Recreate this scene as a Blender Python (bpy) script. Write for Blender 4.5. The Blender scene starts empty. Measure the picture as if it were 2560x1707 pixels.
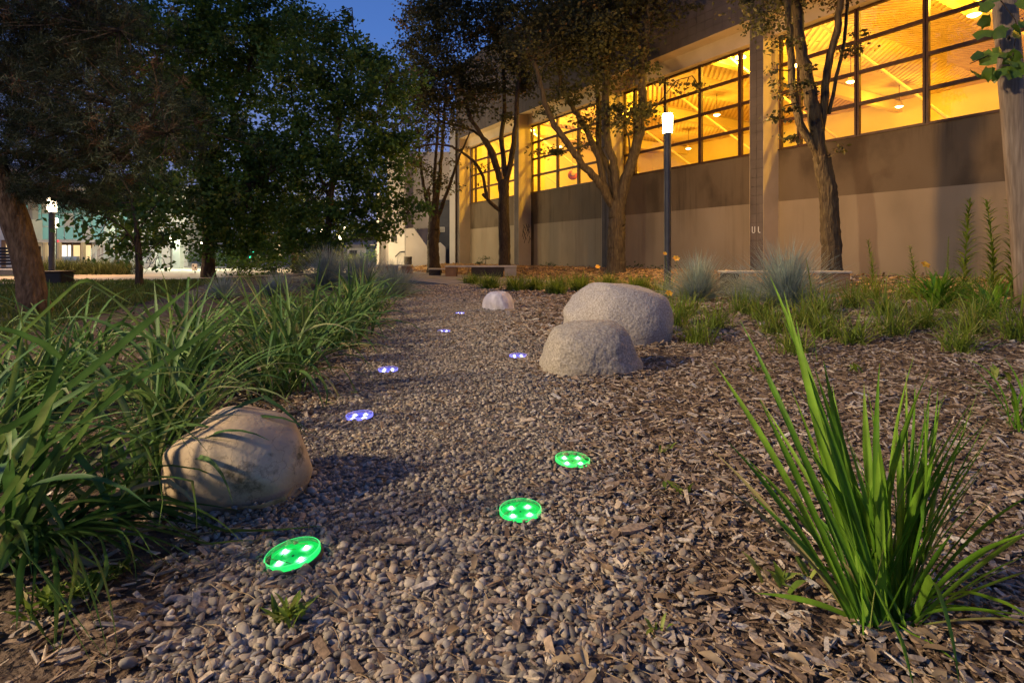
import bpy, math, random
import numpy as np
from mathutils import Vector, Matrix

R = math.radians
rng = np.random.default_rng(11)
random.seed(11)
scene = bpy.context.scene
col = scene.collection

# ------------------------------------------------------------------ camera
F, HX, HY, EYE = 1400.0, 1280.0, 640.0, 0.75
cd = bpy.data.cameras.new('camera')
cd.sensor_width = 36.0
cd.lens = F / 2560 * 36.0
cd.shift_y = -(853.5 - HY) / 2560
cd.clip_start = 0.05
cd.clip_end = 3000
cam = bpy.data.objects.new('camera', cd)
cam.location = (0, 0, EYE)
cam.rotation_euler = (R(90), 0, 0)
col.objects.link(cam)
scene.camera = cam

# ------------------------------------------------------------------ dusk sky
w = bpy.data.worlds.new('World')
scene.world = w
w.use_nodes = True
nt = w.node_tree
bg = nt.nodes['Background']
SKY_MODE = 'grad'
tc = nt.nodes.new('ShaderNodeTexCoord')
sep = nt.nodes.new('ShaderNodeSeparateXYZ')
nt.links.new(tc.outputs['Generated'], sep.inputs[0])
sr = nt.nodes.new('ShaderNodeValToRGB')
sr.color_ramp.elements[0].position = 0.0
sr.color_ramp.elements[0].color = (0.22, 0.21, 0.32, 1)
sr.color_ramp.elements[1].position = 0.62
sr.color_ramp.elements[1].color = (0.030, 0.078, 0.275, 1)
e = sr.color_ramp.elements.new(0.16); e.color = (0.135, 0.18, 0.39, 1)
e = sr.color_ramp.elements.new(0.36); e.color = (0.060, 0.145, 0.42, 1)
nt.links.new(sep.outputs['Z'], sr.inputs[0])
# thin dusk cloud
cn = nt.nodes.new('ShaderNodeTexNoise')
cn.inputs['Scale'].default_value = 2.6
cn.inputs['Detail'].default_value = 4
mp = nt.nodes.new('ShaderNodeMapping')
mp.inputs['Scale'].default_value = (1, 1, 3.5)
nt.links.new(tc.outputs['Generated'], mp.inputs[0])
nt.links.new(mp.outputs[0], cn.inputs[0])
cr = nt.nodes.new('ShaderNodeValToRGB')
cr.color_ramp.elements[0].position = 0.45
cr.color_ramp.elements[0].color = (0, 0, 0, 1)
cr.color_ramp.elements[1].position = 0.8
cr.color_ramp.elements[1].color = (0.04, 0.055, 0.085, 1)
nt.links.new(cn.outputs[0], cr.inputs[0])
ad = nt.nodes.new('ShaderNodeMix'); ad.data_type = 'RGBA'; ad.blend_type = 'ADD'
ad.inputs['Factor'].default_value = 1
nt.links.new(sr.outputs[0], ad.inputs['A'])
nt.links.new(cr.outputs[0], ad.inputs['B'])
nt.links.new(ad.outputs['Result'], bg.inputs['Color'])
bg.inputs['Strength'].default_value = 1.0

vs = scene.view_settings
vs.view_transform = 'Standard'
try: vs.look = 'None'
except Exception: pass
vs.exposure = 0.4
vs.gamma = 1.0
vs.use_curve_mapping = False
cy = scene.cycles
cy.use_denoising = True
cy.use_adaptive_sampling = True
cy.adaptive_threshold = 0.02
cy.max_bounces = 6
cy.diffuse_bounces = 3
cy.glossy_bounces = 2
cy.transmission_bounces = 3
cy.transparent_max_bounces = 12
cy.sample_clamp_indirect = 3.0
cy.caustics_reflective = False
cy.caustics_refractive = False
cy.use_light_tree = True

LAMP_W = 720.0        # visible lamp post
KEY_W = 4900.0        # lamp post out of frame on the left, whose shadows the photo shows
ROOM_W = 205.0        # each high-bay lamp in the hall

# ------------------------------------------------------------------ layout helpers
def at(px, py, Y):
    return np.array([(px - HX) / F * Y, Y, EYE - (py - HY) / F * Y])
def pdist(x, y):
    return (16 - x - 0.607 * y) * 0.8548
def sst(a, b, x):
    t = np.clip((np.asarray(x, float) - a) / (b - a), 0, 1)
    return t * t * (3 - 2 * t)
def gh(x, y):
    x = np.asarray(x, float); y = np.asarray(y, float)
    p = pdist(x, y)
    z = 0.30 * sst(4.2, 0.8, p) * sst(-22, -18, (x - 6.58) * 0.519 - (y - 15.5) * 0.855 + 0.0)
    z = z + 0.16 * sst(2.0, 4.8, x) * sst(9.5, 6.5, y) * sst(1.2, 3.5, y)
    z = z + 0.018 * np.sin(x * 1.9 + 0.6) * np.sin(y * 1.3) * sst(0.4, 1.4, np.abs(x + 0.2))* sst(12, 8, y)
    return z
def gp(px, py):
    s = (px - HX) / F; t = (py - HY) / F
    lo = 0.4; Y = 0.4
    while Y < 200:
        z = EYE - t * Y
        if z <= gh(s * Y, Y): break
        lo = Y; Y *= 1.03
    hi = Y
    for _ in range(25):
        m = (lo + hi) / 2
        if EYE - t * m <= gh(s * m, m): hi = m
        else: lo = m
    x = s * hi
    return np.array([x, hi, float(gh(x, hi))])

def make_mesh(name, V, faces, smooth=False, tint=None):
    V = np.asarray(V, np.float32).reshape(-1, 3)
    if isinstance(faces, np.ndarray): faces = [faces]
    faces = [np.asarray(f, np.int32) for f in faces if len(f)]
    me = bpy.data.meshes.new(name)
    me.vertices.add(len(V)); me.vertices.foreach_set('co', V.ravel())
    nl = sum(f.size for f in faces); npoly = sum(len(f) for f in faces)
    me.loops.add(nl); me.polygons.add(npoly)
    me.loops.foreach_set('vertex_index', np.concatenate([f.ravel() for f in faces]))
    starts = []; tot = []; o = 0
    for f in faces:
        k = f.shape[1]
        starts.append(o + np.arange(len(f)) * k); tot.append(np.full(len(f), k)); o += f.size
    me.polygons.foreach_set('loop_start', np.concatenate(starts).astype(np.int32))
    me.polygons.foreach_set('loop_total', np.concatenate(tot).astype(np.int32))
    me.polygons.foreach_set('use_smooth', np.full(npoly, bool(smooth)))
    me.update(calc_edges=True)
    if tint is not None:
        a = me.attributes.new('tint', 'FLOAT', 'POINT')
        a.data.foreach_set('value', np.asarray(tint, np.float32))
    me.validate(clean_customdata=False)
    return me

def link(o, parent=None, loc=None):
    col.objects.link(o)
    if parent is not None: o.parent = parent
    if loc is not None: o.location = loc
    return o
def obj(name, me, mat, parent=None, loc=(0, 0, 0), rot=None):
    o = bpy.data.objects.new(name, me)
    if mat is not None and not me.materials: me.materials.append(mat)
    link(o, parent, loc)
    if rot: o.rotation_euler = rot
    return o
def tag(o, label=None, cat=None, group=None, kind=None):
    if label: o['label'] = label
    if cat: o['category'] = cat
    if group: o['group'] = group
    if kind: o['kind'] = kind
    return o
def thing(name, label, cat, loc=(0, 0, 0), rz=0, group=None):
    o = bpy.data.objects.new(name, None); o.empty_display_size = 0.1
    link(o, None, tuple(loc)); o.rotation_euler = (0, 0, rz)
    return tag(o, label, cat, group)
class MB:
    """collects geometry for one mesh"""
    def __init__(s): s.V = []; s.Q = []; s.T = []; s.t = []; s.n = 0
    def add(s, V, Q=None, T=None, tint=0.5):
        V = np.asarray(V, float).reshape(-1, 3)
        s.V.append(V)
        if Q is not None and len(Q): s.Q.append(np.asarray(Q, int) + s.n)
        if T is not None and len(T): s.T.append(np.asarray(T, int) + s.n)
        s.t.append(np.full(len(V), tint) if np.isscalar(tint) else np.asarray(tint, float))
        s.n += len(V); return s
    def box(s, x0, x1, y0, y1, z0, z1, tint=0.5):
        V = [(x, y, z) for z in (z0, z1) for y in (y0, y1) for x in (x0, x1)]
        Q = [(0, 2, 3, 1), (4, 5, 7, 6), (0, 1, 5, 4), (2, 6, 7, 3), (0, 4, 6, 2), (1, 3, 7, 5)]
        return s.add(V, Q, tint=tint)
    def bbox(s, x0, x1, y0, y1, z0, z1, b=0.01, tint=0.5):
        """box with chamfered edges"""
        b = min(b, (x1 - x0) / 2.5, (y1 - y0) / 2.5, (z1 - z0) / 2.5)
        V = []
        for z, zi in ((z0, z0 + b), (z1, z1 - b)):
            for y, yi in ((y0, y0 + b), (y1, y1 - b)):
                for x, xi in ((x0, x0 + b), (x1, x1 - b)):
                    V += [(x, yi, zi), (xi, y, zi), (xi, yi, z)]
        def i(a, bb, c, k): return ((c * 2 + bb) * 2 + a) * 3 + k
        Q = []; T = []
        for a in (0, 1):
            q = [i(a, 0, 0, 0), i(a, 1, 0, 0), i(a, 1, 1, 0), i(a, 0, 1, 0)]; Q.append(q if a else q[::-1])
            q = [i(0, a, 0, 1), i(1, a, 0, 1), i(1, a, 1, 1), i(0, a, 1, 1)]; Q.append(q[::-1] if a else q)
            q = [i(0, 0, a, 2), i(1, 0, a, 2), i(1, 1, a, 2), i(0, 1, a, 2)]; Q.append(q if a else q[::-1])
        for a in (0, 1):
            for c in (0, 1):
                Q.append([i(a, 0, c, 0), i(a, 1, c, 0), i(a, 1, c, 2), i(a, 0, c, 2)])
                Q.append([i(0, a, c, 1), i(1, a, c, 1), i(1, a, c, 2), i(0, a, c, 2)])
                Q.append([i(a, c, 0, 0), i(a, c, 1, 0), i(a, c, 1, 1), i(a, c, 0, 1)])
                for bb in (0, 1): T.append([i(a, bb, c, 0), i(a, bb, c, 1), i(a, bb, c, 2)])
        return s.add(V, Q, T, tint)
    def tube(s, P, r, n=8, cap=True, tint=0.5, wob=0.0, ridge=0.0):
        P = np.asarray(P, float); m = len(P)
        r = np.broadcast_to(np.asarray(r, float), (m,))
        d = np.gradient(P, axis=0); d /= np.linalg.norm(d, axis=1)[:, None] + 1e-9
        up = np.array([0.31, 0.95, 0.05]) if abs(d[0, 2]) > 0.7 else np.array([0.05, 0.1, 1.0])
        V = []
        ang = np.arange(n) * 2 * np.pi / n
        rd = ridge * rng.standard_normal(n)
        for k in range(m):
            if ridge: rd = 0.86 * rd + 0.5 * ridge * rng.standard_normal(n)
            a = np.cross(d[k], up); a /= np.linalg.norm(a) + 1e-9
            b = np.cross(d[k], a)
            rr = r[k] * (1 + wob * rng.standard_normal(n) + rd)
            V.append(P[k] + (np.cos(ang) * rr)[:, None] * a + (np.sin(ang) * rr)[:, None] * b)
        V = np.concatenate(V)
        Q = []
        for k in range(m - 1):
            for j in range(n):
                j2 = (j + 1) % n
                Q.append((k * n + j, k * n + j2, (k + 1) * n + j2, (k + 1) * n + j))
        T = []
        if cap:
            V = np.concatenate([V, P[:1], P[-1:]])
            a0 = m * n; a1 = a0 + 1
            for j in range(n):
                j2 = (j + 1) % n
                T.append((a0, j2, j)); T.append((a1, (m - 1) * n + j, (m - 1) * n + j2))
        return s.add(V, Q, T, tint)
    def lathe(s, prof, c=(0, 0, 0), n=24, tint=0.5):
        prof = np.asarray(prof, float); m = len(prof)
        ang = np.arange(n) * 2 * np.pi / n
        V = np.stack([np.outer(prof[:, 0], np.cos(ang)), np.outer(prof[:, 0], np.sin(ang)), np.repeat(prof[:, 1][:, None], n, 1)], -1).reshape(-1, 3) + np.asarray(c)
        Q = [(k * n + j, k * n + (j + 1) % n, (k + 1) * n + (j + 1) % n, (k + 1) * n + j) for k in range(m - 1) for j in range(n)]
        return s.add(V, Q, tint=tint)
    def build(s, name, mat, parent=None, off=(0, 0, 0), smooth=False, loc=None):
        V = np.concatenate(s.V) - np.asarray(off, float)
        fs = []
        if s.Q: fs.append(np.concatenate(s.Q))
        if s.T: fs.append(np.concatenate(s.T))
        me = make_mesh(name, V, fs, smooth, np.concatenate(s.t))
        return obj(name, me, mat, parent, loc if loc is not None else (0, 0, 0))

# ------------------------------------------------------------------ materials
def M(name, stops, fac='noise', scale=4.0, detail=5, rough=0.8, bump=0.0, bscale=40.0, spec=0.3, trans=0.0, stretch=(1, 1, 1), var=0.35, metal=0.0, coord='Position', bdist=0.01):
    m = bpy.data.materials.new(name); m.use_nodes = True
    N = m.node_tree.nodes; L = m.node_tree.links
    b = N['Principled BSDF']; out = N['Material Output']
    b.inputs['Roughness'].default_value = rough
    b.inputs['Specular IOR Level'].default_value = spec
    b.inputs['Metallic'].default_value = metal
    if coord == 'Position':
        g = N.new('ShaderNodeNewGeometry'); src = g.outputs['Position']
    else:
        g = N.new('ShaderNodeTexCoord'); src = g.outputs['Object']
    mp = N.new('ShaderNodeMapping'); mp.inputs['Scale'].default_value = stretch
    L.new(src, mp.inputs[0])
    n1 = N.new('ShaderNodeTexNoise'); n1.inputs['Scale'].default_value = scale; n1.inputs['Detail'].default_value = detail
    L.new(mp.outputs[0], n1.inputs[0])
    rp = N.new('ShaderNodeValToRGB')
    els = rp.color_ramp.elements
    while len(els) < len(stops): els.new(0.5)
    for el, (p, c) in zip(els, stops):
        el.position = p
    for el, (p, c) in zip(els, stops):
        el.color = (*c, 1)
    colr = rp.outputs[0]
    if fac == 'noise':
        L.new(n1.outputs[0], rp.inputs[0])
    else:
        a = N.new('ShaderNodeAttribute'); a.attribute_name = 'tint'
        L.new(a.outputs['Fac'], rp.inputs[0])
        mr = N.new('ShaderNodeMapRange'); mr.inputs['From Min'].default_value = 0.3; mr.inputs['From Max'].default_value = 0.7
        mr.inputs['To Min'].default_value = 1 - var; mr.inputs['To Max'].default_value = 1 + var
        L.new(n1.outputs[0], mr.inputs[0])
        mx = N.new('ShaderNodeVectorMath'); mx.operation = 'SCALE'
        L.new(rp.outputs[0], mx.inputs[0]); L.new(mr.outputs[0], mx.inputs['Scale'])
        colr = mx.outputs[0]
    L.new(colr, b.inputs['Base Color'])
    if bump:
        n2 = N.new('ShaderNodeTexNoise'); n2.inputs['Scale'].default_value = bscale; n2.inputs['Detail'].default_value = 6
        L.new(mp.outputs[0], n2.inputs[0])
        bp = N.new('ShaderNodeBump'); bp.inputs['Strength'].default_value = bump; bp.inputs['Distance'].default_value = bdist
        L.new(n2.outputs[0], bp.inputs['Height']); L.new(bp.outputs[0], b.inputs['Normal'])
    if trans:
        t = N.new('ShaderNodeBsdfTranslucent'); L.new(colr, t.inputs['Color'])
        ms = N.new('ShaderNodeMixShader'); ms.inputs[0].default_value = trans
        L.new(b.outputs[0], ms.inputs[1]); L.new(t.outputs[0], ms.inputs[2]); L.new(ms.outputs[0], out.inputs['Surface'])
    return m
def EM(name, c, s):
    m = bpy.data.materials.new(name); m.use_nodes = True
    b = m.node_tree.nodes['Principled BSDF']
    b.inputs['Base Color'].default_value = (*[min(1, x * 0.5) for x in c], 1)
    b.inputs['Emission Color'].default_value = (*c, 1)
    b.inputs['Emission Strength'].default_value = s
    b.inputs['Roughness'].default_value = 0.4
    return m
def GLASS(name, tint=(1, 1, 1), refl=0.06, rough=0.02):
    m = bpy.data.materials.new(name); m.use_nodes = True
    N = m.node_tree.nodes; L = m.node_tree.links
    N.remove(N['Principled BSDF'])
    t = N.new('ShaderNodeBsdfTransparent'); t.inputs[0].default_value = (*tint, 1)
    g = N.new('ShaderNodeBsdfGlossy'); g.inputs['Roughness'].default_value = rough
    ms = N.new('ShaderNodeMixShader')
    ms.inputs[0].default_value = refl
    L.new(t.outputs[0], ms.inputs[1]); L.new(g.outputs[0], ms.inputs[2])
    L.new(ms.outputs[0], N['Material Output'].inputs['Surface'])
    return m

MT = {}
MT['soil'] = M('soil', [(0.3, (0.035, 0.022, 0.014)), (0.7, (0.10, 0.065, 0.042))], scale=14, bump=0.9, bscale=45, bdist=0.03)
MT['gravel_sheet'] = M('gravel_sheet', [(0.3, (0.06, 0.05, 0.042)), (0.7, (0.20, 0.17, 0.145))], scale=60, bump=1.0, bscale=75, bdist=0.02)
MT['mulch_sheet'] = M('mulch_sheet', [(0.3, (0.045, 0.028, 0.017)), (0.7, (0.17, 0.11, 0.07))], scale=30, bump=1.0, bscale=50, bdist=0.03)
MT['pebble'] = M('pebble', [(0.0, (0.12, 0.102, 0.082)), (0.3, (0.22, 0.188, 0.148)), (0.55, (0.33, 0.275, 0.21)), (0.72, (0.26, 0.19, 0.13)), (0.86, (0.44, 0.37, 0.285)), (1.0, (0.20, 0.187, 0.172))], fac='tint', scale=55, var=0.30, rough=0.75, bump=0.25, bscale=220, bdist=0.003)
MT['chip'] = M('chip', [(0.0, (0.09, 0.055, 0.036)), (0.3, (0.20, 0.135, 0.085)), (0.6, (0.33, 0.235, 0.155)), (0.8, (0.27, 0.23, 0.195)), (0.93, (0.50, 0.38, 0.25)), (1.0, (0.46, 0.42, 0.36))], fac='tint', scale=90, var=0.40, rough=0.85, bump=0.5, bscale=160, bdist=0.004)
MT['bark_mulch'] = M('bark_mulch', [(0.0, (0.22, 0.12, 0.045)), (0.5, (0.42, 0.25, 0.10)), (1.0, (0.55, 0.36, 0.16))], fac='tint', scale=9, var=0.4, rough=0.85)
MT['straw'] = M('straw', [(0.0, (0.20, 0.13, 0.07)), (1.0, (0.36, 0.26, 0.14))], fac='tint', scale=40, rough=0.8)
MT['lawn'] = M('lawn', [(0.3, (0.030, 0.050, 0.008)), (0.7, (0.070, 0.095, 0.016))], scale=5, bump=1.0, bscale=90, bdist=0.03)
MT['blade'] = M('blade', [(0.0, (0.045, 0.080, 0.012)), (0.6, (0.080, 0.125, 0.020)), (1.0, (0.15, 0.16, 0.04))], fac='tint', scale=8, rough=0.55, trans=0.3)
MT['pave'] = M('pave', [(0.3, (0.36, 0.30, 0.25)), (0.7, (0.48, 0.41, 0.34))], scale=1.2, detail=8, bump=0.2, bscale=60)
MT['plaza'] = M('plaza', [(0.3, (0.22, 0.19, 0.15)), (0.7, (0.36, 0.31, 0.25))], scale=2.2, detail=9, bump=0.3, bscale=70)
MT['strap'] = M('strap', [(0.0, (0.030, 0.085, 0.026)), (0.45, (0.068, 0.150, 0.036)), (0.75, (0.14, 0.225, 0.055)), (0.93, (0.23, 0.26, 0.10)), (1.0, (0.36, 0.29, 0.15))], fac='tint', scale=14, var=0.3, rough=0.55, spec=0.25, trans=0.3)
MT['iris'] = M('iris', [(0.0, (0.055, 0.145, 0.010)), (0.5, (0.115, 0.26, 0.016)), (0.9, (0.19, 0.34, 0.028)), (1.0, (0.25, 0.20, 0.09))], fac='tint', scale=16, var=0.32, rough=0.55, spec=0.25, trans=0.34)
MT['bluegrass'] = M('bluegrass', [(0.0, (0.18, 0.25, 0.22)), (0.6, (0.33, 0.41, 0.36)), (1.0, (0.50, 0.50, 0.37))], fac='tint', scale=6, rough=0.6, trans=0.25)
MT['tuft'] = M('tuft', [(0.0, (0.09, 0.15, 0.015)), (0.6, (0.20, 0.28, 0.035)), (1.0, (0.38, 0.36, 0.10))], fac='tint', scale=6, rough=0.5, trans=0.35)
MT['granite'] = M('granite', [(0.28, (0.24, 0.205, 0.165)), (0.5, (0.40, 0.35, 0.29)), (0.72, (0.56, 0.50, 0.43))], scale=85, detail=3, bump=0.8, bscale=38, bdist=0.012, coord='Object')
MT['granite_dark'] = M('granite_dark', [(0.28, (0.20, 0.17, 0.13)), (0.5, (0.335, 0.29, 0.225)), (0.72, (0.48, 0.42, 0.34))], scale=80, detail=3, bump=0.9, bscale=30, bdist=0.015, coord='Object')
MT['pale_stone'] = M('pale_stone', [(0.35, (0.42, 0.38, 0.40)), (0.65, (0.66, 0.61, 0.62))], scale=14, detail=6, bump=0.7, bscale=22, bdist=0.015, coord='Object', stretch=(1, 1, 0.4))
MT['bark'] = M('bark', [(0.3, (0.030, 0.019, 0.012)), (0.7, (0.095, 0.065, 0.042))], scale=9, detail=8, bump=1.0, bscale=14, stretch=(3, 3, 0.6), bdist=0.04)
MT['mossy_bark'] = M('mossy_bark', [(0.28, (0.035, 0.023, 0.013)), (0.55, (0.085, 0.062, 0.033)), (0.75, (0.14, 0.115, 0.06))], scale=8, detail=8, bump=1.0, bscale=13, stretch=(3, 3, 0.5), bdist=0.04)
MT['pine_bark'] = M('pine_bark', [(0.3, (0.05, 0.028, 0.017)), (0.7, (0.18, 0.115, 0.075))], scale=10, detail=8, bump=1.0, bscale=16, stretch=(2, 2, 0.7), bdist=0.04)
MT['leaf_green'] = M('leaf_green', [(0.0, (0.045, 0.092, 0.018)), (0.5, (0.078, 0.148, 0.026)), (0.85, (0.13, 0.20, 0.035)), (1.0, (0.21, 0.22, 0.035))], fac='tint', scale=0.9, var=0.4, rough=0.5, trans=0.4)
MT['leaf_linden'] = M('leaf_linden', [(0.0, (0.045, 0.050, 0.018)), (0.5, (0.080, 0.080, 0.028)), (0.8, (0.13, 0.105, 0.035)), (1.0, (0.20, 0.105, 0.035))], fac='tint', scale=0.9, var=0.4, rough=0.55, trans=0.4)
MT['leaf_lit'] = M('leaf_lit', [(0.0, (0.06, 0.12, 0.02)), (1.0, (0.14, 0.24, 0.035))], fac='tint', scale=3, rough=0.45, trans=0.35)
MT['needle'] = M('needle', [(0.0, (0.016, 0.026, 0.012)), (0.6, (0.030, 0.042, 0.018)), (0.88, (0.055, 0.060, 0.028)), (1.0, (0.12, 0.055, 0.024))], fac='tint', scale=0.8, var=0.4, rough=0.6, trans=0.2)
MT['shrub'] = M('shrub', [(0.0, (0.04, 0.06, 0.02)), (0.6, (0.085, 0.11, 0.035)), (1.0, (0.16, 0.16, 0.06))], fac='tint', scale=2, rough=0.6, trans=0.3)
MT['block'] = M('block', [(0.3, (0.085, 0.068, 0.058)), (0.7, (0.13, 0.105, 0.09))], scale=1.6, detail=8, rough=0.85, bump=0.25, bscale=60)
MT['joint'] = M('joint', [(0.3, (0.055, 0.046, 0.04)), (0.7, (0.085, 0.07, 0.06))], scale=8)
MT['render'] = M('render', [(0.36, (0.075, 0.052, 0.030)), (0.47, (0.13, 0.094, 0.056)), (0.75, (0.155, 0.115, 0.072))], scale=0.75, detail=9, rough=0.9, bump=0.3, bscale=60, stretch=(1, 1, 0.6))
MT['paint'] = M('paint', [(0.3, (0.215, 0.165, 0.105)), (0.5, (0.255, 0.198, 0.128)), (0.7, (0.285, 0.223, 0.148))], scale=0.9, detail=9, stretch=(1, 1, 0.5), rough=0.85, bump=0.15, bscale=90)
MT['stucco'] = M('stucco', [(0.3, (0.52, 0.41, 0.26)), (0.7, (0.62, 0.50, 0.33))], scale=1.5, detail=6, rough=0.85)
MT['frame'] = M('frame', [(0.3, (0.045, 0.020, 0.010)), (0.7, (0.085, 0.038, 0.018))], scale=6, rough=0.5)
MT['hall_wall'] = M('hall_wall', [(0.3, (0.72, 0.57, 0.28)), (0.7, (0.80, 0.65, 0.33))], scale=0.7, rough=0.8)
MT['hall_slat'] = M('hall_slat', [(0.3, (0.62, 0.44, 0.24)), (0.7, (0.74, 0.55, 0.32))], scale=2, rough=0.7)
MT['hall_gap'] = M('hall_gap', [(0.3, (0.53, 0.37, 0.195)), (0.7, (0.60, 0.43, 0.24))], scale=2, rough=0.8)
MT['hall_floor'] = M('hall_floor', [(0.3, (0.50, 0.36, 0.20)), (0.7, (0.62, 0.45, 0.27))], scale=1, rough=0.4, stretch=(1, 6, 1))
MT['pane'] = GLASS('pane', (0.97, 0.97, 0.97), 0.04)
MT['pole'] = M('pole', [(0.3, (0.028, 0.028, 0.032)), (0.7, (0.05, 0.05, 0.056))], scale=5, rough=0.45, spec=0.5)
MT['bench_top'] = M('bench_top', [(0.3, (0.42, 0.38, 0.32)), (0.7, (0.55, 0.50, 0.42))], scale=5, rough=0.7)
MT['bench_dark'] = M('bench_dark', [(0.3, (0.03, 0.024, 0.02)), (0.7, (0.055, 0.044, 0.036))], scale=5, rough=0.7)
MT['bench_rust'] = M('bench_rust', [(0.3, (0.18, 0.10, 0.05)), (0.7, (0.28, 0.165, 0.085))], scale=5, rough=0.8)
MT['concrete'] = M('concrete', [(0.3, (0.30, 0.27, 0.22)), (0.7, (0.42, 0.38, 0.31))], scale=4, rough=0.85, bump=0.2)
MT['post_wood'] = M('post_wood', [(0.3, (0.17, 0.12, 0.08)), (0.55, (0.27, 0.20, 0.135)), (0.75, (0.35, 0.27, 0.19))], scale=9, detail=8, rough=0.8, bump=0.7, bscale=16, stretch=(4, 4, 0.25), bdist=0.015)
MT['white_wall'] = M('white_wall', [(0.3, (0.52, 0.50, 0.48)), (0.7, (0.64, 0.62, 0.60))], scale=1.0, rough=0.8)
MT['grey_wall'] = M('grey_wall', [(0.3, (0.30, 0.28, 0.28)), (0.7, (0.40, 0.37, 0.37))], scale=1.0, rough=0.8)
MT['navy'] = M('navy', [(0.3, (0.035, 0.042, 0.065)), (0.7, (0.055, 0.062, 0.09))], scale=2, rough=0.6)
MT['dark'] = M('dark', [(0.3, (0.015, 0.015, 0.017)), (0.7, (0.03, 0.03, 0.033))], scale=4, rough=0.6)
MT['flower'] = M('flower', [(0.0, (0.75, 0.32, 0.03)), (1.0, (0.85, 0.55, 0.05))], fac='tint', scale=10, rough=0.5, trans=0.3)
MT['rail'] = M('rail', [(0.3, (0.55, 0.62, 0.60)), (0.7, (0.66, 0.72, 0.70))], scale=4, rough=0.4, metal=0.3)
MT['roof'] = M('roof', [(0.3, (0.22, 0.20, 0.18)), (0.7, (0.30, 0.27, 0.24))], scale=3)
MT['sign'] = M('sign', [(0.3, (0.6, 0.6, 0.58)), (0.7, (0.7, 0.7, 0.68))], scale=4)
MT['skin'] = M('skin', [(0.3, (0.35, 0.22, 0.16)), (0.7, (0.4, 0.26, 0.19))], scale=4)
MT['blue_cloth'] = M('blue_cloth', [(0.3, (0.22, 0.32, 0.50)), (0.7, (0.28, 0.38, 0.58))], scale=8)
MT['black_cloth'] = M('black_cloth', [(0.3, (0.03, 0.03, 0.04)), (0.7, (0.05, 0.05, 0.06))], scale=8)
def LENS(name, c, s):
    m = bpy.data.materials.new(name); m.use_nodes = True
    N = m.node_tree.nodes; L = m.node_tree.links
    N.remove(N['Principled BSDF'])
    t = N.new('ShaderNodeBsdfTransparent'); e = N.new('ShaderNodeEmission')
    e.inputs[0].default_value = (*c, 1); e.inputs[1].default_value = s
    a = N.new('ShaderNodeAddShader'); L.new(t.outputs[0], a.inputs[0]); L.new(e.outputs[0], a.inputs[1]); L.new(a.outputs[0], N['Material Output'].inputs['Surface'])
    return m
MT['lamp_glow'] = LENS('lamp_glow', (1.0, 0.72, 0.36), 22)
MT['far_lamp_glow'] = LENS('far_lamp_glow', (1.0, 0.78, 0.50), 9)
MT['bay_glow'] = EM('bay_glow', (1.0, 0.72, 0.30), 14)

def streaks(m, dark, amount, scale=1.6):
    """water runs and grime with their own uneven shapes"""
    N = m.node_tree.nodes; L = m.node_tree.links; b = N['Principled BSDF']; prev = b.inputs['Base Color'].links[0].from_socket
    g = N.new('ShaderNodeNewGeometry'); mp = N.new('ShaderNodeMapping'); mp.inputs['Scale'].default_value = (3.2, 3.2, 0.16); L.new(g.outputs['Position'], mp.inputs[0])
    n = N.new('ShaderNodeTexNoise'); n.inputs['Scale'].default_value = scale; n.inputs['Detail'].default_value = 7; n.inputs['Roughness'].default_value = 0.65; L.new(mp.outputs[0], n.inputs[0])
    n2 = N.new('ShaderNodeTexNoise'); n2.inputs['Scale'].default_value = 0.5; n2.inputs['Detail'].default_value = 5; L.new(g.outputs['Position'], n2.inputs[0])
    r = N.new('ShaderNodeMapRange'); r.inputs['From Min'].default_value = 0.50; r.inputs['From Max'].default_value = 0.68; r.inputs['To Max'].default_value = amount; L.new(n.outputs[0], r.inputs[0])
    r2 = N.new('ShaderNodeMapRange'); r2.inputs['From Min'].default_value = 0.42; r2.inputs['From Max'].default_value = 0.62; L.new(n2.outputs[0], r2.inputs[0])
    mu = N.new('ShaderNodeMath'); mu.operation = 'MULTIPLY'; L.new(r.outputs[0], mu.inputs[0]); L.new(r2.outputs[0], mu.inputs[1])
    mx = N.new('ShaderNodeMix'); mx.data_type = 'RGBA'; L.new(mu.outputs[0], mx.inputs['Factor']); L.new(prev, mx.inputs['A']); mx.inputs['B'].default_value = (*dark, 1); L.new(mx.outputs['Result'], b.inputs['Base Color'])
streaks(MT['render'], (0.045, 0.032, 0.020), 0.75); streaks(MT['paint'], (0.13, 0.098, 0.062), 0.6); streaks(MT['block'], (0.05, 0.04, 0.034), 0.6)
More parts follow.
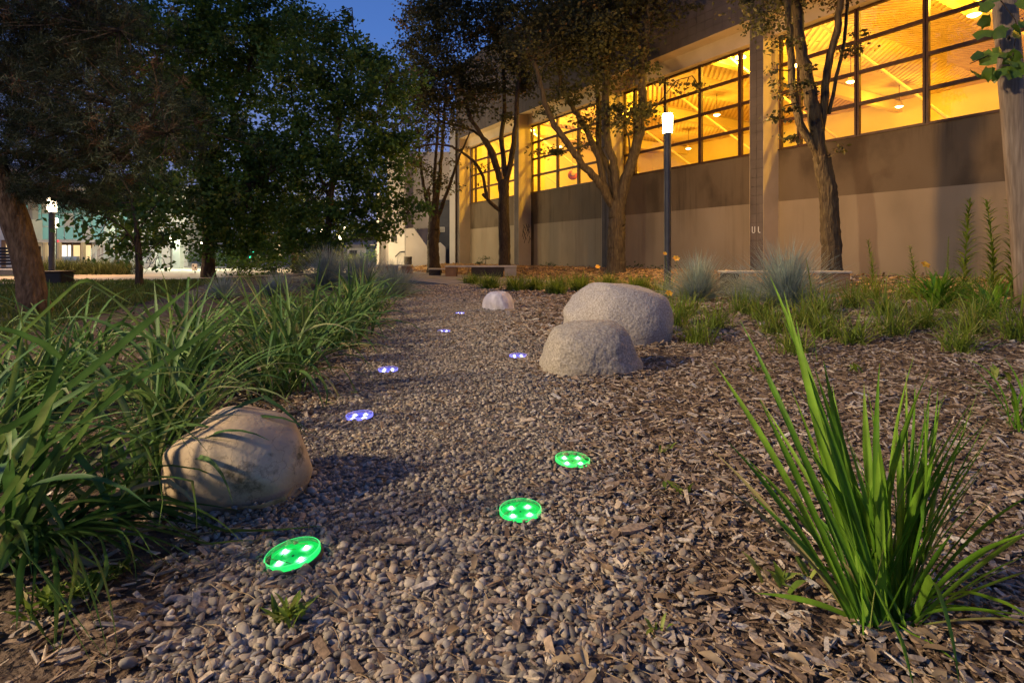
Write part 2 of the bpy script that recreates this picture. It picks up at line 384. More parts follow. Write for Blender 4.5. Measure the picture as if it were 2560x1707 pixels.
# left boulder: smooth tan stone with lichen stains and hairline cracks
def tan_stone():
    m = M('tan_stone', [(0.30, (0.30, 0.215, 0.13)), (0.5, (0.44, 0.335, 0.215)), (0.7, (0.50, 0.41, 0.29))], scale=5, detail=9, rough=0.8, bump=0.35, bscale=60, coord='Object', bdist=0.006)
    N = m.node_tree.nodes; L = m.node_tree.links
    b = N['Principled BSDF']; prev = b.inputs['Base Color'].links[0].from_socket
    tcn = N.new('ShaderNodeTexCoord')
    st = N.new('ShaderNodeTexNoise'); st.inputs['Scale'].default_value = 9; st.inputs['Detail'].default_value = 8; st.inputs['Roughness'].default_value = 0.7
    L.new(tcn.outputs['Object'], st.inputs[0])
    r1 = N.new('ShaderNodeValToRGB'); r1.color_ramp.elements[0].position = 0.54; r1.color_ramp.elements[1].position = 0.66
    L.new(st.outputs[0], r1.inputs[0])
    mx = N.new('ShaderNodeMix'); mx.data_type = 'RGBA'
    L.new(r1.outputs[0], mx.inputs['Factor']); L.new(prev, mx.inputs['A']); mx.inputs['B'].default_value = (0.12, 0.10, 0.06, 1)
    vo = N.new('ShaderNodeTexVoronoi'); vo.feature = 'DISTANCE_TO_EDGE'; vo.inputs['Scale'].default_value = 7
    dn = N.new('ShaderNodeTexNoise'); dn.inputs['Scale'].default_value = 12; dn.inputs['Detail'].default_value = 5
    L.new(tcn.outputs['Object'], dn.inputs[0])
    av = N.new('ShaderNodeMix'); av.data_type = 'RGBA'; av.inputs['Factor'].default_value = 0.22
    L.new(tcn.outputs['Object'], av.inputs['A']); L.new(dn.outputs['Color'], av.inputs['B']); L.new(av.outputs['Result'], vo.inputs[0])
    r2 = N.new('ShaderNodeValToRGB'); r2.color_ramp.elements[0].position = 0.0; r2.color_ramp.elements[0].color = (1, 1, 1, 1)
    r2.color_ramp.elements[1].position = 0.016; r2.color_ramp.elements[1].color = (0, 0, 0, 1)
    L.new(vo.outputs['Distance'], r2.inputs[0])
    sp = N.new('ShaderNodeMath'); sp.operation = 'MULTIPLY'; sp.inputs[1].default_value = 0.45
    L.new(r2.outputs[0], sp.inputs[0])
    mx2 = N.new('ShaderNodeMix'); mx2.data_type = 'RGBA'
    L.new(sp.outputs[0], mx2.inputs['Factor']); L.new(mx.outputs['Result'], mx2.inputs['A']); mx2.inputs['B'].default_value = (0.07, 0.045, 0.03, 1)
    L.new(mx2.outputs['Result'], b.inputs['Base Color'])
    return m
MT['tan_stone'] = tan_stone()

# ------------------------------------------------------------------ ground and paths
def grid_sheet(xs, ys, zfun):
    X, Y = np.meshgrid(xs, ys)
    V = np.stack([X, Y, zfun(X, Y)], -1).reshape(-1, 3)
    nx = len(xs); ny = len(ys)
    i = (np.arange(ny - 1)[:, None] * nx + np.arange(nx - 1)[None]).ravel()
    return V, np.stack([i, i + 1, i + nx + 1, i + nx], -1)
xs = np.concatenate([[-600, -300, -150, -80, -50, -35], np.arange(-26, 16.01, 0.5), [20, 30, 50, 80, 150, 300, 600]])
ys = np.concatenate([[-300, -100, -40, -15, -6, -3], np.arange(-1.5, 42.01, 0.5), [46, 52, 60, 75, 100, 150, 300, 700, 1500]])
V, Q = grid_sheet(xs, ys, lambda x, y: gh(x, y) - 0.010)
tag(obj('ground', make_mesh('ground', V, Q, True), MT['soil']), 'dark soil ground reaching to the horizon', kind='structure')

PY = np.array([0.3, 0.99, 1.52, 2.2, 2.92, 4.5, 7.5, 10.5, 14.2])
PL = np.array([-0.42, -0.55, -0.70, -0.86, -0.92, -1.15, -1.62, -2.1, -2.9])
PR = np.array([0.10, 0.18, 0.26, 0.32, 0.30, 0.20, 0.10, 0.06, -0.7])
def xl(y): return np.interp(y, PY, PL)
def xr(y): return np.interp(y, PY, PR)
def row_sheet(ys, x0f, x1f, n, dz):
    ys = np.asarray(ys); t = np.linspace(0, 1, n)
    X = x0f(ys)[:, None] * (1 - t) + x1f(ys)[:, None] * t
    Y = np.repeat(ys[:, None], n, 1)
    V = np.stack([X, Y, gh(X, Y) + dz], -1).reshape(-1, 3)
    ny = len(ys); i = (np.arange(ny - 1)[:, None] * n + np.arange(n - 1)[None]).ravel()
    return V, np.stack([i, i + 1, i + n + 1, i + n], -1)
V, Q = row_sheet(np.linspace(0.3, 14.6, 60), lambda y: xl(y) - 0.1, lambda y: xr(y) + 0.08, 10, 0.002)
gravel_path = tag(obj('gravel_path', make_mesh('gravel_path', V, Q, True), MT['gravel_sheet']), 'pea gravel path winding between boulders and daylilies', kind='structure')
def bed_right(y): return np.minimum((16 - 0.607 * y) - 0.4, 11.0)
V, Q = row_sheet(np.linspace(0.3, 13.4, 70), lambda y: xr(y) + 0.02, lambda y: np.maximum(bed_right(y), xr(y) + 0.3), 40, -0.003)
mulch_bed = tag(obj('mulch_bed', make_mesh('mulch_bed', V, Q, True), MT['mulch_sheet']), 'wood chip mulch bed right of the gravel path', kind='structure')
V, Q = row_sheet(np.linspace(0.3, 16, 50), lambda y: xl(y) - 2.6 - 0.18 * y, lambda y: xl(y) - 0.05, 16, -0.004)
left_bed = tag(obj('planting_bed', make_mesh('planting_bed', V, Q, True), MT['mulch_sheet']), 'mulched planting bed under the daylilies left of the path', kind='structure')

# walkway slab parallel to the hall, with the benches along its back edge
E_ = np.array([0.519, -0.855, 0]); NI = np.array([0.855, 0.519, 0]); P0 = np.array([6.58, 15.5, 0])
def bw(u, v, z): return P0 + u * E_ + v * NI + np.array([0, 0, z])
def strip(name, u0, u1, v0, v1, z, mat, label, n=24):
    us = np.linspace(u0, u1, n); mb = MB(); V = []
    for u in us:
        for v, dz in ((v0, -0.15), (v0, z), (v1, z), (v1, -0.15)):
            p = bw(u, v, 0); p[2] = dz if dz < 0 else z
            V.append(p)
    Q = [(k * 4 + j, k * 4 + j + 1, k * 4 + j + 5, k * 4 + j + 4) for k in range(n - 1) for j in range(3)]
    Q += [(0, 1, 2, 3), ((n - 1) * 4 + 3, (n - 1) * 4 + 2, (n - 1) * 4 + 1, (n - 1) * 4)]
    mb.add(V, Q)
    return tag(mb.build(name, mat), label, kind='structure')
walk = strip('walkway', -26, -3.0, -7.75, -4.35, 0.045, MT['plaza'], 'pale concrete walkway in front of the benches')
for k in range(9):  # slab joints as shallow separate saw-cut strips
    u = -24 + k * 2.4
    mb = MB(); a = bw(u, -7.74, 0.049); b_ = bw(u + 0.025, -7.74, 0.049); c = bw(u + 0.025, -4.36, 0.049); d = bw(u, -4.36, 0.049)
    mb.add([a, b_, c, d], [(0, 1, 2, 3)]); obj_ = mb.build('slab_joint', MT['joint'], walk)
# lawn and far pavement on the left
ys = np.linspace(3.2, 22, 50)
V, Q = row_sheet(ys, lambda y: np.minimum(-25.0 + 0 * y, -14 - 0 * y), lambda y: xl(y) - 2.5 - 0.18 * y, 30, 0.0)
tag(obj('lawn', make_mesh('lawn', V, Q, True), MT['lawn']), 'short mown lawn left of the planting bed', kind='structure')
poly = [(-34, -9), (-10.9, 17.5), (-8.6, 21), (-6.6, 30), (-6, 60), (-60, 60), (-60, 30), (-23, 29), (-17.4, 21.5), (-41, -4)]
mb = MB(); mb.V = [np.array([(x, y, 0.012) for x, y in poly])]; mb.n = len(poly); mb.t = [np.zeros(len(poly))]
me = make_mesh('pavement', mb.V[0], [np.arange(len(poly))[None]]); tag(obj('pavement', me, MT['pave']), 'pale campus pavement beyond the lawn', kind='structure')

# ------------------------------------------------------------------ scatter: pebbles and chips
def ico(sub):
    import bmesh
    bm = bmesh.new(); bmesh.ops.create_icosphere(bm, subdivisions=sub, radius=1.0)
    V = np.array([v.co[:] for v in bm.verts]); T = np.array([[v.index for v in f.verts] for f in bm.faces]); bm.free()
    return V, T
ICO1 = ico(1); ICO2 = ico(2); ICO4 = ico(4)
def lumpy(base, amt, seed):
    g = np.random.default_rng(seed); V = base[0].copy()
    for _ in range(5):
        d = g.standard_normal(3); d /= np.linalg.norm(d)
        V *= (1 + amt * np.sin(2.2 * (V @ d) + g.uniform(0, 6)))[:, None]
    return V, base[1]
def rot_mats(n, tilt=1.0):
    a = rng.uniform(0, 2 * np.pi, n); b = rng.normal(0, 0.35 * tilt, n); c = rng.normal(0, 0.35 * tilt, n)
    ca, sa, cb, sb, cc, sc = np.cos(a), np.sin(a), np.cos(b), np.sin(b), np.cos(c), np.sin(c)
    Z = np.zeros(n); O = np.ones(n)
    Rz = np.stack([ca, -sa, Z, sa, ca, Z, Z, Z, O], -1).reshape(-1, 3, 3)
    Rx = np.stack([O, Z, Z, Z, cb, -sb, Z, sb, cb], -1).reshape(-1, 3, 3)
    Ry = np.stack([cc, Z, sc, Z, O, Z, -sc, Z, cc], -1).reshape(-1, 3, 3)
    return Rz @ Rx @ Ry
def scatter(name, protos, pos, scl, tilt, mat, parent, kind='stuff', smooth=False):
    n = len(pos); Rm = rot_mats(n, tilt); which = rng.integers(0, len(protos), n)
    tn = rng.uniform(0, 1, n)
    Vs = []; Ts = []; tt = []; off = 0
    for k, (PV, PT) in enumerate(protos):
        idx = np.where(which == k)[0]
        if not len(idx): continue
        L = PV[None] * scl[idx][:, None, :]
        W = np.einsum('nij,nkj->nki', Rm[idx], L) + pos[idx][:, None, :]
        Vs.append(W.reshape(-1, 3))
        Ts.append((PT[None] + (np.arange(len(idx)) * len(PV))[:, None, None]).reshape(-1, 3) + off)
        tt.append(np.repeat(tn[idx], len(PV))); off += len(idx) * len(PV)
    me = make_mesh(name, np.concatenate(Vs), np.concatenate(Ts), smooth, np.concatenate(tt))
    return tag(obj(name, me, mat, parent), kind=kind)
def faceted(base, amt, seed, cuts=7):
    V, T = lumpy(base, amt, seed); g = np.random.default_rng(seed + 500)
    for _ in range(cuts):
        d = g.standard_normal(3); d /= np.linalg.norm(d); sup = (V @ d).max(); t = V @ d - sup * g.uniform(0.62, 0.92)
        V = V - np.outer(np.where(t > 0, t * 0.8, 0), d)
    return V * 1.08, T
PEB2 = [faceted(ICO2, 0.13, k, 3 + k % 6) for k in range(12)]
PEB1 = [lumpy(ICO1, 0.10, 40 + k) for k in range(7)]
def chip_proto(seed):
    g = np.random.default_rng(seed)
    # splintered chip: 4 stations along its length, uneven ends
    st = np.array([-1, -0.45, 0.4, 1.0]); wd = np.array([g.uniform(.3, .9), 1, g.uniform(.8, 1.1), g.uniform(.15, .8)])
    V = []
    for s, w_ in zip(st, wd):
        dz = g.uniform(-.35, .35); sh = g.uniform(-.2, .2)
        V += [(s + g.uniform(-.12, .12), w_ + sh, dz + .8), (s + g.uniform(-.12, .12), -w_ + sh, dz + g.uniform(.5, 1)), (s, -w_ + sh, dz - .9), (s, w_ + sh, dz - .8)]
    T = []
    for k in range(3):
        a = k * 4
        for j in range(4):
            b = (j + 1) % 4
            T += [(a + j, a + b, a + 4 + b), (a + j, a + 4 + b, a + 4 + j)]
    T += [(0, 2, 1), (0, 3, 2), (12, 13, 14), (12, 14, 15)]
    return np.array(V), np.array(T)
CHIP = [chip_proto(90 + k) for k in range(10)]
def chip_simple(seed):
    g = np.random.default_rng(seed); V = np.array([(x * g.uniform(.8, 1.15), y * g.uniform(.45, 1.2), z + g.uniform(-.3, .3)) for z in (-.8, .8) for y in (-1, 1) for x in (-1, 1)])
    T = [(0, 2, 3), (0, 3, 1), (4, 5, 7), (4, 7, 6), (0, 1, 5), (0, 5, 4), (2, 6, 7), (2, 7, 3), (0, 4, 6), (0, 6, 2), (1, 3, 7), (1, 7, 5)]
    return V, np.array(T)
CHIP_S = [chip_simple(190 + k) for k in range(12)]
OCT = (np.array([(1, 0, 0), (-1, 0, 0), (0, 1, 0), (0, -1, 0), (0, 0, 1), (0, 0, -1)], float) * 1.15, np.array([(0, 2, 4), (2, 1, 4), (1, 3, 4), (3, 0, 4), (2, 0, 5), (1, 2, 5), (3, 1, 5), (0, 3, 5)]))
PEB0 = [lumpy(OCT, 0.14, 70 + k) for k in range(6)]

LIGHTS = [  # px, py, width px, colour, tilt about view axis, label
    (733, 1398, 136, 'green', -0.13, 'nearest green glowing disc light beside the tip of a daylily leaf'),
    (1301, 1283, 107, 'green', -0.03, 'middle of the three green glowing disc lights, half buried in pebbles'),
    (1431, 1156, 88, 'green', 0.05, 'farthest of the three green glowing disc lights, among wood chips'),
    (899, 1044, 68, 'violet', -0.04, 'nearest violet glowing disc light, just beyond the smooth tan boulder'),
    (970, 927, 50, 'violet', 0.0, 'violet glowing disc light at the left path edge below the daylilies'),
    (1295, 892, 44, 'violet', 0.0, 'violet glowing disc light beside the two large granite boulders'),
    (1110, 830, 32, 'violet', 0.0, 'small violet disc light in the middle of the far path'),
    (1150, 784, 22, 'violet', 0.0, 'farthest violet disc light near the small pale stone'),
]
LP = [(gp(a[0], a[1]), a[2]) for a in LIGHTS]
def clear_of_lights(p, f=0.47):
    keep = np.ones(len(p), bool)
    for c, wpx in LP:
        r = wpx / F * c[1] * f
        keep &= (p[:, 0] - c[0]) ** 2 + (p[:, 1] - c[1]) ** 2 > r * r
    return keep
def region(n, y0, y1, side, spread):
    """random points over the gravel path; beyond its edges they thin out"""
    y = rng.uniform(y0, y1, n); t = rng.uniform(-0.22, 1.25, n)
    a = xl(y); b = xr(y); x = a + (b - a) * t
    edge = np.maximum(np.maximum(-t, t - 0.92), 0)
    wav = 0.05 * np.sin(y * 3.1) + 0.04 * np.sin(y * 7.3 + 1)
    keep = rng.uniform(0, 1, n) < np.exp(-((edge + np.where(t > 0.5, wav, 0)) / spread).clip(0) ** 1.3)
    p = np.stack([x, y, gh(x, y)], -1)[keep]
    return p[clear_of_lights(p)]
def peb_scl(n, m):
    s = m * np.clip(np.exp(rng.normal(-0.05, 0.42, n)), 0.4, 1.9)
    return np.stack([s * rng.uniform(0.95, 1.6, n), s * rng.uniform(0.75, 1.1, n), s * rng.uniform(0.5, 0.85, n)], -1)
def drop(p, lo, hi):
    p = p.copy(); p[:, 2] += rng.uniform(lo, hi, len(p)); return p
p = drop(region(15500, 0.92, 2.35, 0, 0.16), -0.004, 0.008)
# the nearest 300 pebbles are pieces of their own
near = np.argsort(p[:, 1] + 0.25 * np.abs(p[:, 0] + 0.2))[:300]
mask = np.ones(len(p), bool); mask[near] = False
nearm = mask & (p[:, 1] < 1.5); farm = mask & (p[:, 1] >= 1.5)
scatter('gravel', PEB2, p[nearm], peb_scl(nearm.sum(), 0.0061), 1, MT['pebble'], gravel_path, smooth=True)
scatter('gravel', PEB1, p[farm], peb_scl(farm.sum(), 0.0064), 1, MT['pebble'], gravel_path, smooth=True)
pebm = []
for k, (PV, PT) in enumerate(PEB2):
    for j in range(3):
        pebm.append(make_mesh('pebble', PV, PT, True, np.full(len(PV), rng.uniform())))
        pebm[-1].materials.append(MT['pebble'])
sc_ = peb_scl(300, 0.0068)
for k, i in enumerate(near):
    o = obj('pebble', pebm[int(rng.integers(len(pebm)))], None, gravel_path, tuple(p[i] + [0, 0, 0.003]))
    o.scale = sc_[k]; o.rotation_euler = (rng.normal(0, .3), rng.normal(0, .3), rng.uniform(0, 6.28))
p = drop(region(18000, 2.35, 4.6, 0, 0.16), -0.004, 0.008)
scatter('gravel', PEB1, p, peb_scl(len(p), 0.0073), 1, MT['pebble'], gravel_path, smooth=True)
p = drop(region(21000, 4.6, 9.0, 0, 0.2), -0.004, 0.010)
scatter('gravel', PEB0, p, peb_scl(len(p), 0.011), 1, MT['pebble'], gravel_path, smooth=True)
p = drop(region(9000, 9.0, 14.4, 0, 0.2), -0.004, 0.012)
scatter('gravel', PEB0, p, peb_scl(len(p), 0.018), 1, MT['pebble'], gravel_path, smooth=True)

def chip_scl(n, m):
    l = m * np.clip(np.exp(rng.normal(0, 0.46, n)), 0.35, 2.0)
    return np.stack([l, l * rng.uniform(0.12, 0.40, n), l * rng.uniform(0.06, 0.16, n)], -1)
def bed_pts(n, y0, y1, x1f, soft=0.12):
    y = rng.uniform(y0, y1, n); a = xr(y); b = np.minimum(x1f(y), bed_right(y))
    x = rng.uniform(0, 1, n) * (b - a + 0.6) + a - 0.6
    d = a + 0.05 * np.sin(y * 3.1) - x
    keep = rng.uniform(0, 1, n) < np.where(d > 0, 0.05 + 0.95 * np.exp(-(d / soft) ** 1.2), 1)
    p = np.stack([x, y, gh(x, y)], -1)[keep]
    return p[clear_of_lights(p)]
p = drop(bed_pts(15500, 0.90, 2.5, lambda y: 0.3 + 1.05 * y), 0.0, 0.012)
near = np.argsort(p[:, 1] + 0.2 * np.abs(p[:, 0] - 0.5))[:300]
mask = np.ones(len(p), bool); mask[near] = False
nearm = mask & (p[:, 1] < 1.6); farm = mask & (p[:, 1] >= 1.6)
scatter('mulch', CHIP, p[nearm], chip_scl(nearm.sum(), 0.0118), 0.8, MT['chip'], mulch_bed)
scatter('mulch', CHIP_S, p[farm], chip_scl(farm.sum(), 0.0125), 0.8, MT['chip'], mulch_bed)
chm = []
for PV, PT in CHIP:
    for j in range(3):
        chm.append(make_mesh('wood_chip', PV, PT, False, np.full(len(PV), rng.uniform()))); chm[-1].materials.append(MT['chip'])
sc_ = chip_scl(300, 0.0128)
for k, i in enumerate(near):
    o = obj('wood_chip', chm[int(rng.integers(len(chm)))], None, mulch_bed, tuple(p[i] + [0, 0, 0.004]))
    o.scale = sc_[k]; o.rotation_euler = (rng.normal(0, .25), rng.normal(0, .25), rng.uniform(0, 6.28))
# a few big splinters that stand out
for px, py, L_, rz, t_ in ((1290, 1572, 0.028, 1.45, 8), (1585, 1335, 0.045, 0.45, 20), (1060, 1480, 0.03, 0.6, 2), (512, 1425, 0.020, 0.7, 21), (1600, 1480, 0.02, 1.2, 11), (1000, 1365, 0.03, 0.1, 14)):
    g_ = gp(px, py)
    o = obj('wood_chip', chm[t_], None, mulch_bed, tuple(g_ + [0, 0, 0.015])); o.scale = (L_, L_ * 0.3, L_ * 0.12); o.rotation_euler = (0.1, 0.05, rz)
p = drop(bed_pts(16500, 2.5, 5.2, lambda y: 0.4 + 1.05 * y), 0.0, 0.014)
scatter('mulch', CHIP_S, p, chip_scl(len(p), 0.016), 0.8, MT['chip'], mulch_bed)
p = drop(bed_pts(21000, 5.2, 13.0, lambda y: 0.8 + 1.0 * y), 0.0, 0.018)
scatter('mulch', CHIP_S, p, chip_scl(len(p), 0.034), 0.8, MT['chip'], mulch_bed)
# chips under the daylilies and sprinkled over the gravel
n = 9000; y = rng.uniform(0.9, 9, n); x = xl(y) + 0.02 - rng.exponential(0.55, n)
p = np.stack([x, y, gh(x, y)], -1); p = drop(p[clear_of_lights(p, 0.8)], 0, 0.010)
scatter('mulch', CHIP_S, p, chip_scl(len(p), 0.012) * (1 + 0.12 * p[:, 1:2]), 0.8, MT['chip'], left_bed)
n = 900; y = 0.92 + 5 * rng.uniform(0, 1, n) ** 1.5; x = xl(y) + (xr(y) - xl(y)) * rng.uniform(0, 1, n)
p = np.stack([x, y, gh(x, y)], -1); p = drop(p[clear_of_lights(p, 0.80)], 0.004, 0.012)
scatter('mulch', CHIP_S, p, chip_scl(len(p), 0.0135), 0.7, MT['chip'], gravel_path)
# bark mulch under the trees along the hall
n = 15000; u = rng.uniform(-24, 9, n); v = -rng.uniform(0.1, 4.3, n)
p = P0 + u[:, None] * E_ + v[:, None] * NI; p[:, 2] = gh(p[:, 0], p[:, 1])
p = p[(p[:, 1] > 8)]
us_ = np.linspace(-24, 8, 60); mbk = MB(); VV = []
for u in us_:
    for v in np.linspace(-4.33, 0.6, 8):
        q = bw(u, v, 0); q[2] = gh(q[0], q[1]) + 0.001; VV.append(q)
QQ = [(i * 8 + j, i * 8 + j + 1, i * 8 + j + 9, i * 8 + j + 8) for i in range(59) for j in range(7)]
tree_bed = tag(mbk.add(VV, QQ).build('tree_bed', MT['mulch_sheet'], smooth=True), 'bark mulch bed with the street trees along the hall wall', kind='structure')
scatter('mulch', CHIP_S, drop(p, 0, 0.03), chip_scl(len(p), 0.055), 0.8, MT['bark_mulch'], tree_bed)
# dry pine needles and straw
mb = MB()
for k in range(750):
    y = 0.92 + 3.2 * rng.uniform() ** 1.6; x = rng.uniform(-0.75 - 0.25 * y, 0.9 * y)
    az = rng.uniform(0, 6.28); L_ = rng.uniform(0.03, 0.10); cv = rng.normal(0, 0.25)
    P = []
    for t in np.linspace(0, 1, 5):
        P.append((x + L_ * t * math.cos(az + cv * t), y + L_ * t * math.sin(az + cv * t), float(gh(x, y)) + 0.012 + 0.010 * math.sin(t * 3.1) * rng.uniform(0.3, 1)))
    mb.tube(P, [0.0009, .0009, .0009, .0008, .0004], 3, False, rng.uniform())
tag(mb.build('dry_needles', MT['straw']), 'dry pine needles strewn over gravel and mulch', 'needles', kind='stuff')

# ------------------------------------------------------------------ the hall
BAY = 6.25
BAYS = [-18.75, -12.5, -6.25, 0.0, 6.25]
hall = thing('sports_hall', 'long block-clad hall with deep pillars and high orange-lit windows', 'building', tuple(P0), math.atan2(-0.855, 0.519))
PW, REC = 0.41, 0.66
SILL, HEAD, SOFF, BAND, TOP = 3.70, 6.78, 7.30, 2.255, 11.4
tile_me = MB().bbox(0, 0.196, -0.012, 0.0, 0, 0.238, 0.004)
tile_me = make_mesh('tile', np.concatenate(tile_me.V), [np.concatenate(tile_me.Q), np.concatenate(tile_me.T)])
tile_me.materials.append(MT['block'])
ft = MB().bbox(0, 0.302, -0.012, 0.0, 0, 0.238, 0.004)
ft_me = make_mesh('tile', np.concatenate(ft.V), [np.concatenate(ft.Q), np.concatenate(ft.T)]); ft_me.materials.append(MT['block'])
for bi, x0 in enumerate(BAYS + [12.5]):
    mb = MB(); mb.box(x0, x0 + PW, 0.014, 0.5, -0.3, TOP)
    pil = mb.build('pillar', MT['joint'], hall)
    mb = MB(); mb.box(x0 + PW, x0 + PW + 0.006, 0.002, REC + 0.02, -0.3, SOFF - 0.002)
    mb.box(x0 - 0.006, x0, 0.002, REC + 0.02, -0.3, SOFF - 0.002)
    mb.build('pillar_side', MT['stucco'], pil)
    single = x0 in (0.0, -6.25)
    jb = MB()
    for r_ in range(46):
        z = 0.2 + r_ * 0.245
        for c in (0, 1):
            xx = x0 + 0.005 + c * 0.203
            if single and z < 7.2:
                obj('tile', tile_me, None, pil, (xx, 0.012, z))
            else:
                jb.bbox(xx, xx + 0.196, 0.0, 0.012, z, z + 0.238, 0.004)
    tag(jb.build('tile_courses', MT['block'], pil), kind='stuff')
ball_done = False
for bi, x0 in enumerate(BAYS):
    a, b = x0 + PW + 0.006, x0 + BAY - 0.006
    # fascia above the windows, tiled
    mb = MB(); mb.box(a, b, 0.022, 0.50, SOFF, TOP)
    fas = mb.build('fascia', MT['joint'], hall)
    mb = MB(); mb.box(a, b, 0.03, 0.50, SOFF - 0.012, SOFF - 0.001); mb.build('soffit', MT['stucco'], fas)
    jb = MB(); cols = 19
    for r_ in range(16):
        z = SOFF + 0.004 + r_ * 0.246
        for c in range(cols):
            xx = a + 0.004 + c * 0.307
            if x0 == -6.25 and r_ < 8: obj('tile', ft_me, None, fas, (xx, 0.020, z))
            else: jb.bbox(xx, xx + 0.302, 0.008, 0.020, z, z + 0.238, 0.004)
    tag(jb.build('tile_courses', MT['block'], fas), kind='stuff')
    mb = MB(); mb.box(a, b, 0.503, 0.90, HEAD + 0.05, TOP); mb.build('lintel', MT['stucco'], hall)
    # lower wall: darker render above, repainted lighter band below
    mb = MB(); mb.box(a, b, REC + 0.02, REC + 0.26, -0.4, SILL - 0.04); lw = mb.build('lower_wall', MT['render'], hall)
    mb = MB(); s0 = a + (0.25 if x0 == -12.5 else 0.0)
    mb.box(s0, b, REC + 0.014, REC + 0.0195, -0.35, BAND + (0.0 if x0 != -12.5 else -0.03))
    mb.build('painted_band', MT['paint'], lw)
    mb = MB(); mb.box(a, b, REC - 0.02, REC + 0.25, SILL - 0.04, SILL - 0.005); mb.build('sill', MT['frame'], lw)
    # window: frame with mullions, each pane its own piece
    cuts = [x0 + c for c in (0.46, 1.0, 2.48, 3.95, 5.42, 6.2)]
    rows = np.linspace(SILL, HEAD, 5)
    fb = MB()
    y0, y1 = REC + 0.02, REC + 0.12
    for i, c in enumerate(cuts):
        hw = 0.035 if i in (0, 5) else 0.03
        if i in (0, 5): fb.box(c - hw, c + hw, y0, y1, SILL, HEAD + 0.04)
        else:
            fb.box(c - 0.058, c - 0.010, y0, y1, SILL, HEAD + 0.04); fb.box(c + 0.010, c + 0.058, y0, y1, SILL, HEAD + 0.04)
            fb.box(c - 0.010, c + 0.010, y0 + 0.03, y1, SILL, HEAD + 0.04)
    for j, z in enumerate(rows):
        hh = 0.028 if j in (0, 4) else 0.042
        for i in range(5):
            fb.box(cuts[i] + 0.058, cuts[i + 1] - 0.058, y0 + 0.006, y1 - 0.006, z - hh + (hh if j == 0 else 0), z + hh)
    win = fb.build('window', MT['frame'], hall)
    for i in range(5):
        for j in range(4):
            pb = MB(); pb.box(cuts[i] + 0.05, cuts[i + 1] - 0.05, REC + 0.065, REC + 0.071, rows[j] + 0.03, rows[j + 1] - 0.03)
            pb.build('pane', MT['pane'], win)
# hall interior
X0, X1, Y0, Y1, CZ = -18.5, 12.4, 0.95, 15.0, 7.9
mb = MB(); mb.box(X0, X1, Y1, Y1 + 0.2, 0, CZ + 1); mb.box(X0 - 0.2, X0, REC + 0.3, Y1 + 0.2, 0, CZ + 1); mb.box(X1, X1 + 0.2, REC + 0.3, Y1 + 0.2, 0, CZ + 1)
mb.build('inner_wall', MT['hall_wall'], hall)
mb = MB(); mb.box(X0, X1, REC + 0.3, Y1, 0.1, 0.3); mb.build('hall_floor', MT['hall_floor'], hall)
mb = MB(); mb.box(X0, X1, 0.92, Y1, CZ, CZ + 0.2); ceil = mb.build('hall_ceiling', MT['hall_gap'], hall)
mb = MB()   # chevron timber slats under the ceiling
sw = 1.9
k = 0
xx = X0
while xx < X1 - 0.5:
    sgn = 1 if k % 2 == 0 else -1
    t = 0.6
    while t < Y1 + 1:
        ya, yb = (t, t + sw) if sgn > 0 else (t + sw, t)
        if min(ya, yb) > 0.95 and max(ya, yb) < Y1:
            V = []
            for dz in (0.0, -0.035):
                V += [(xx, ya, CZ - 0.002 + dz), (xx + sw, yb, CZ - 0.002 + dz), (xx + sw, yb + 0.13, CZ - 0.002 + dz), (xx, ya + 0.13, CZ - 0.002 + dz)]
            mb.add(V, [(3, 2, 1, 0), (4, 5, 6, 7), (0, 1, 5, 4), (1, 2, 6, 5), (2, 3, 7, 6), (3, 0, 4, 7)])
        t += 0.27
    xx += sw; k += 1
tag(mb.build('ceiling_slats', MT['hall_slat'], ceil), kind='stuff')
mb = MB()
for x in np.arange(-15.6, 12, 6.25):
    mb.box(x, x + 0.25, 1.0, Y1, CZ - 0.55, CZ - 0.063)
mb.build('roof_beams', MT['hall_wall'], ceil)
mb = MB()
for x in np.arange(-18.0, 12, 3.1):   # diagonal roof braces just inside the glass
    mb.tube([(x, 2.2, CZ - 0.4), (x + 2.6, 6.0, SILL + 0.2)], 0.045, 6)
mb.build('wall_braces', MT['hall_wall'], hall)

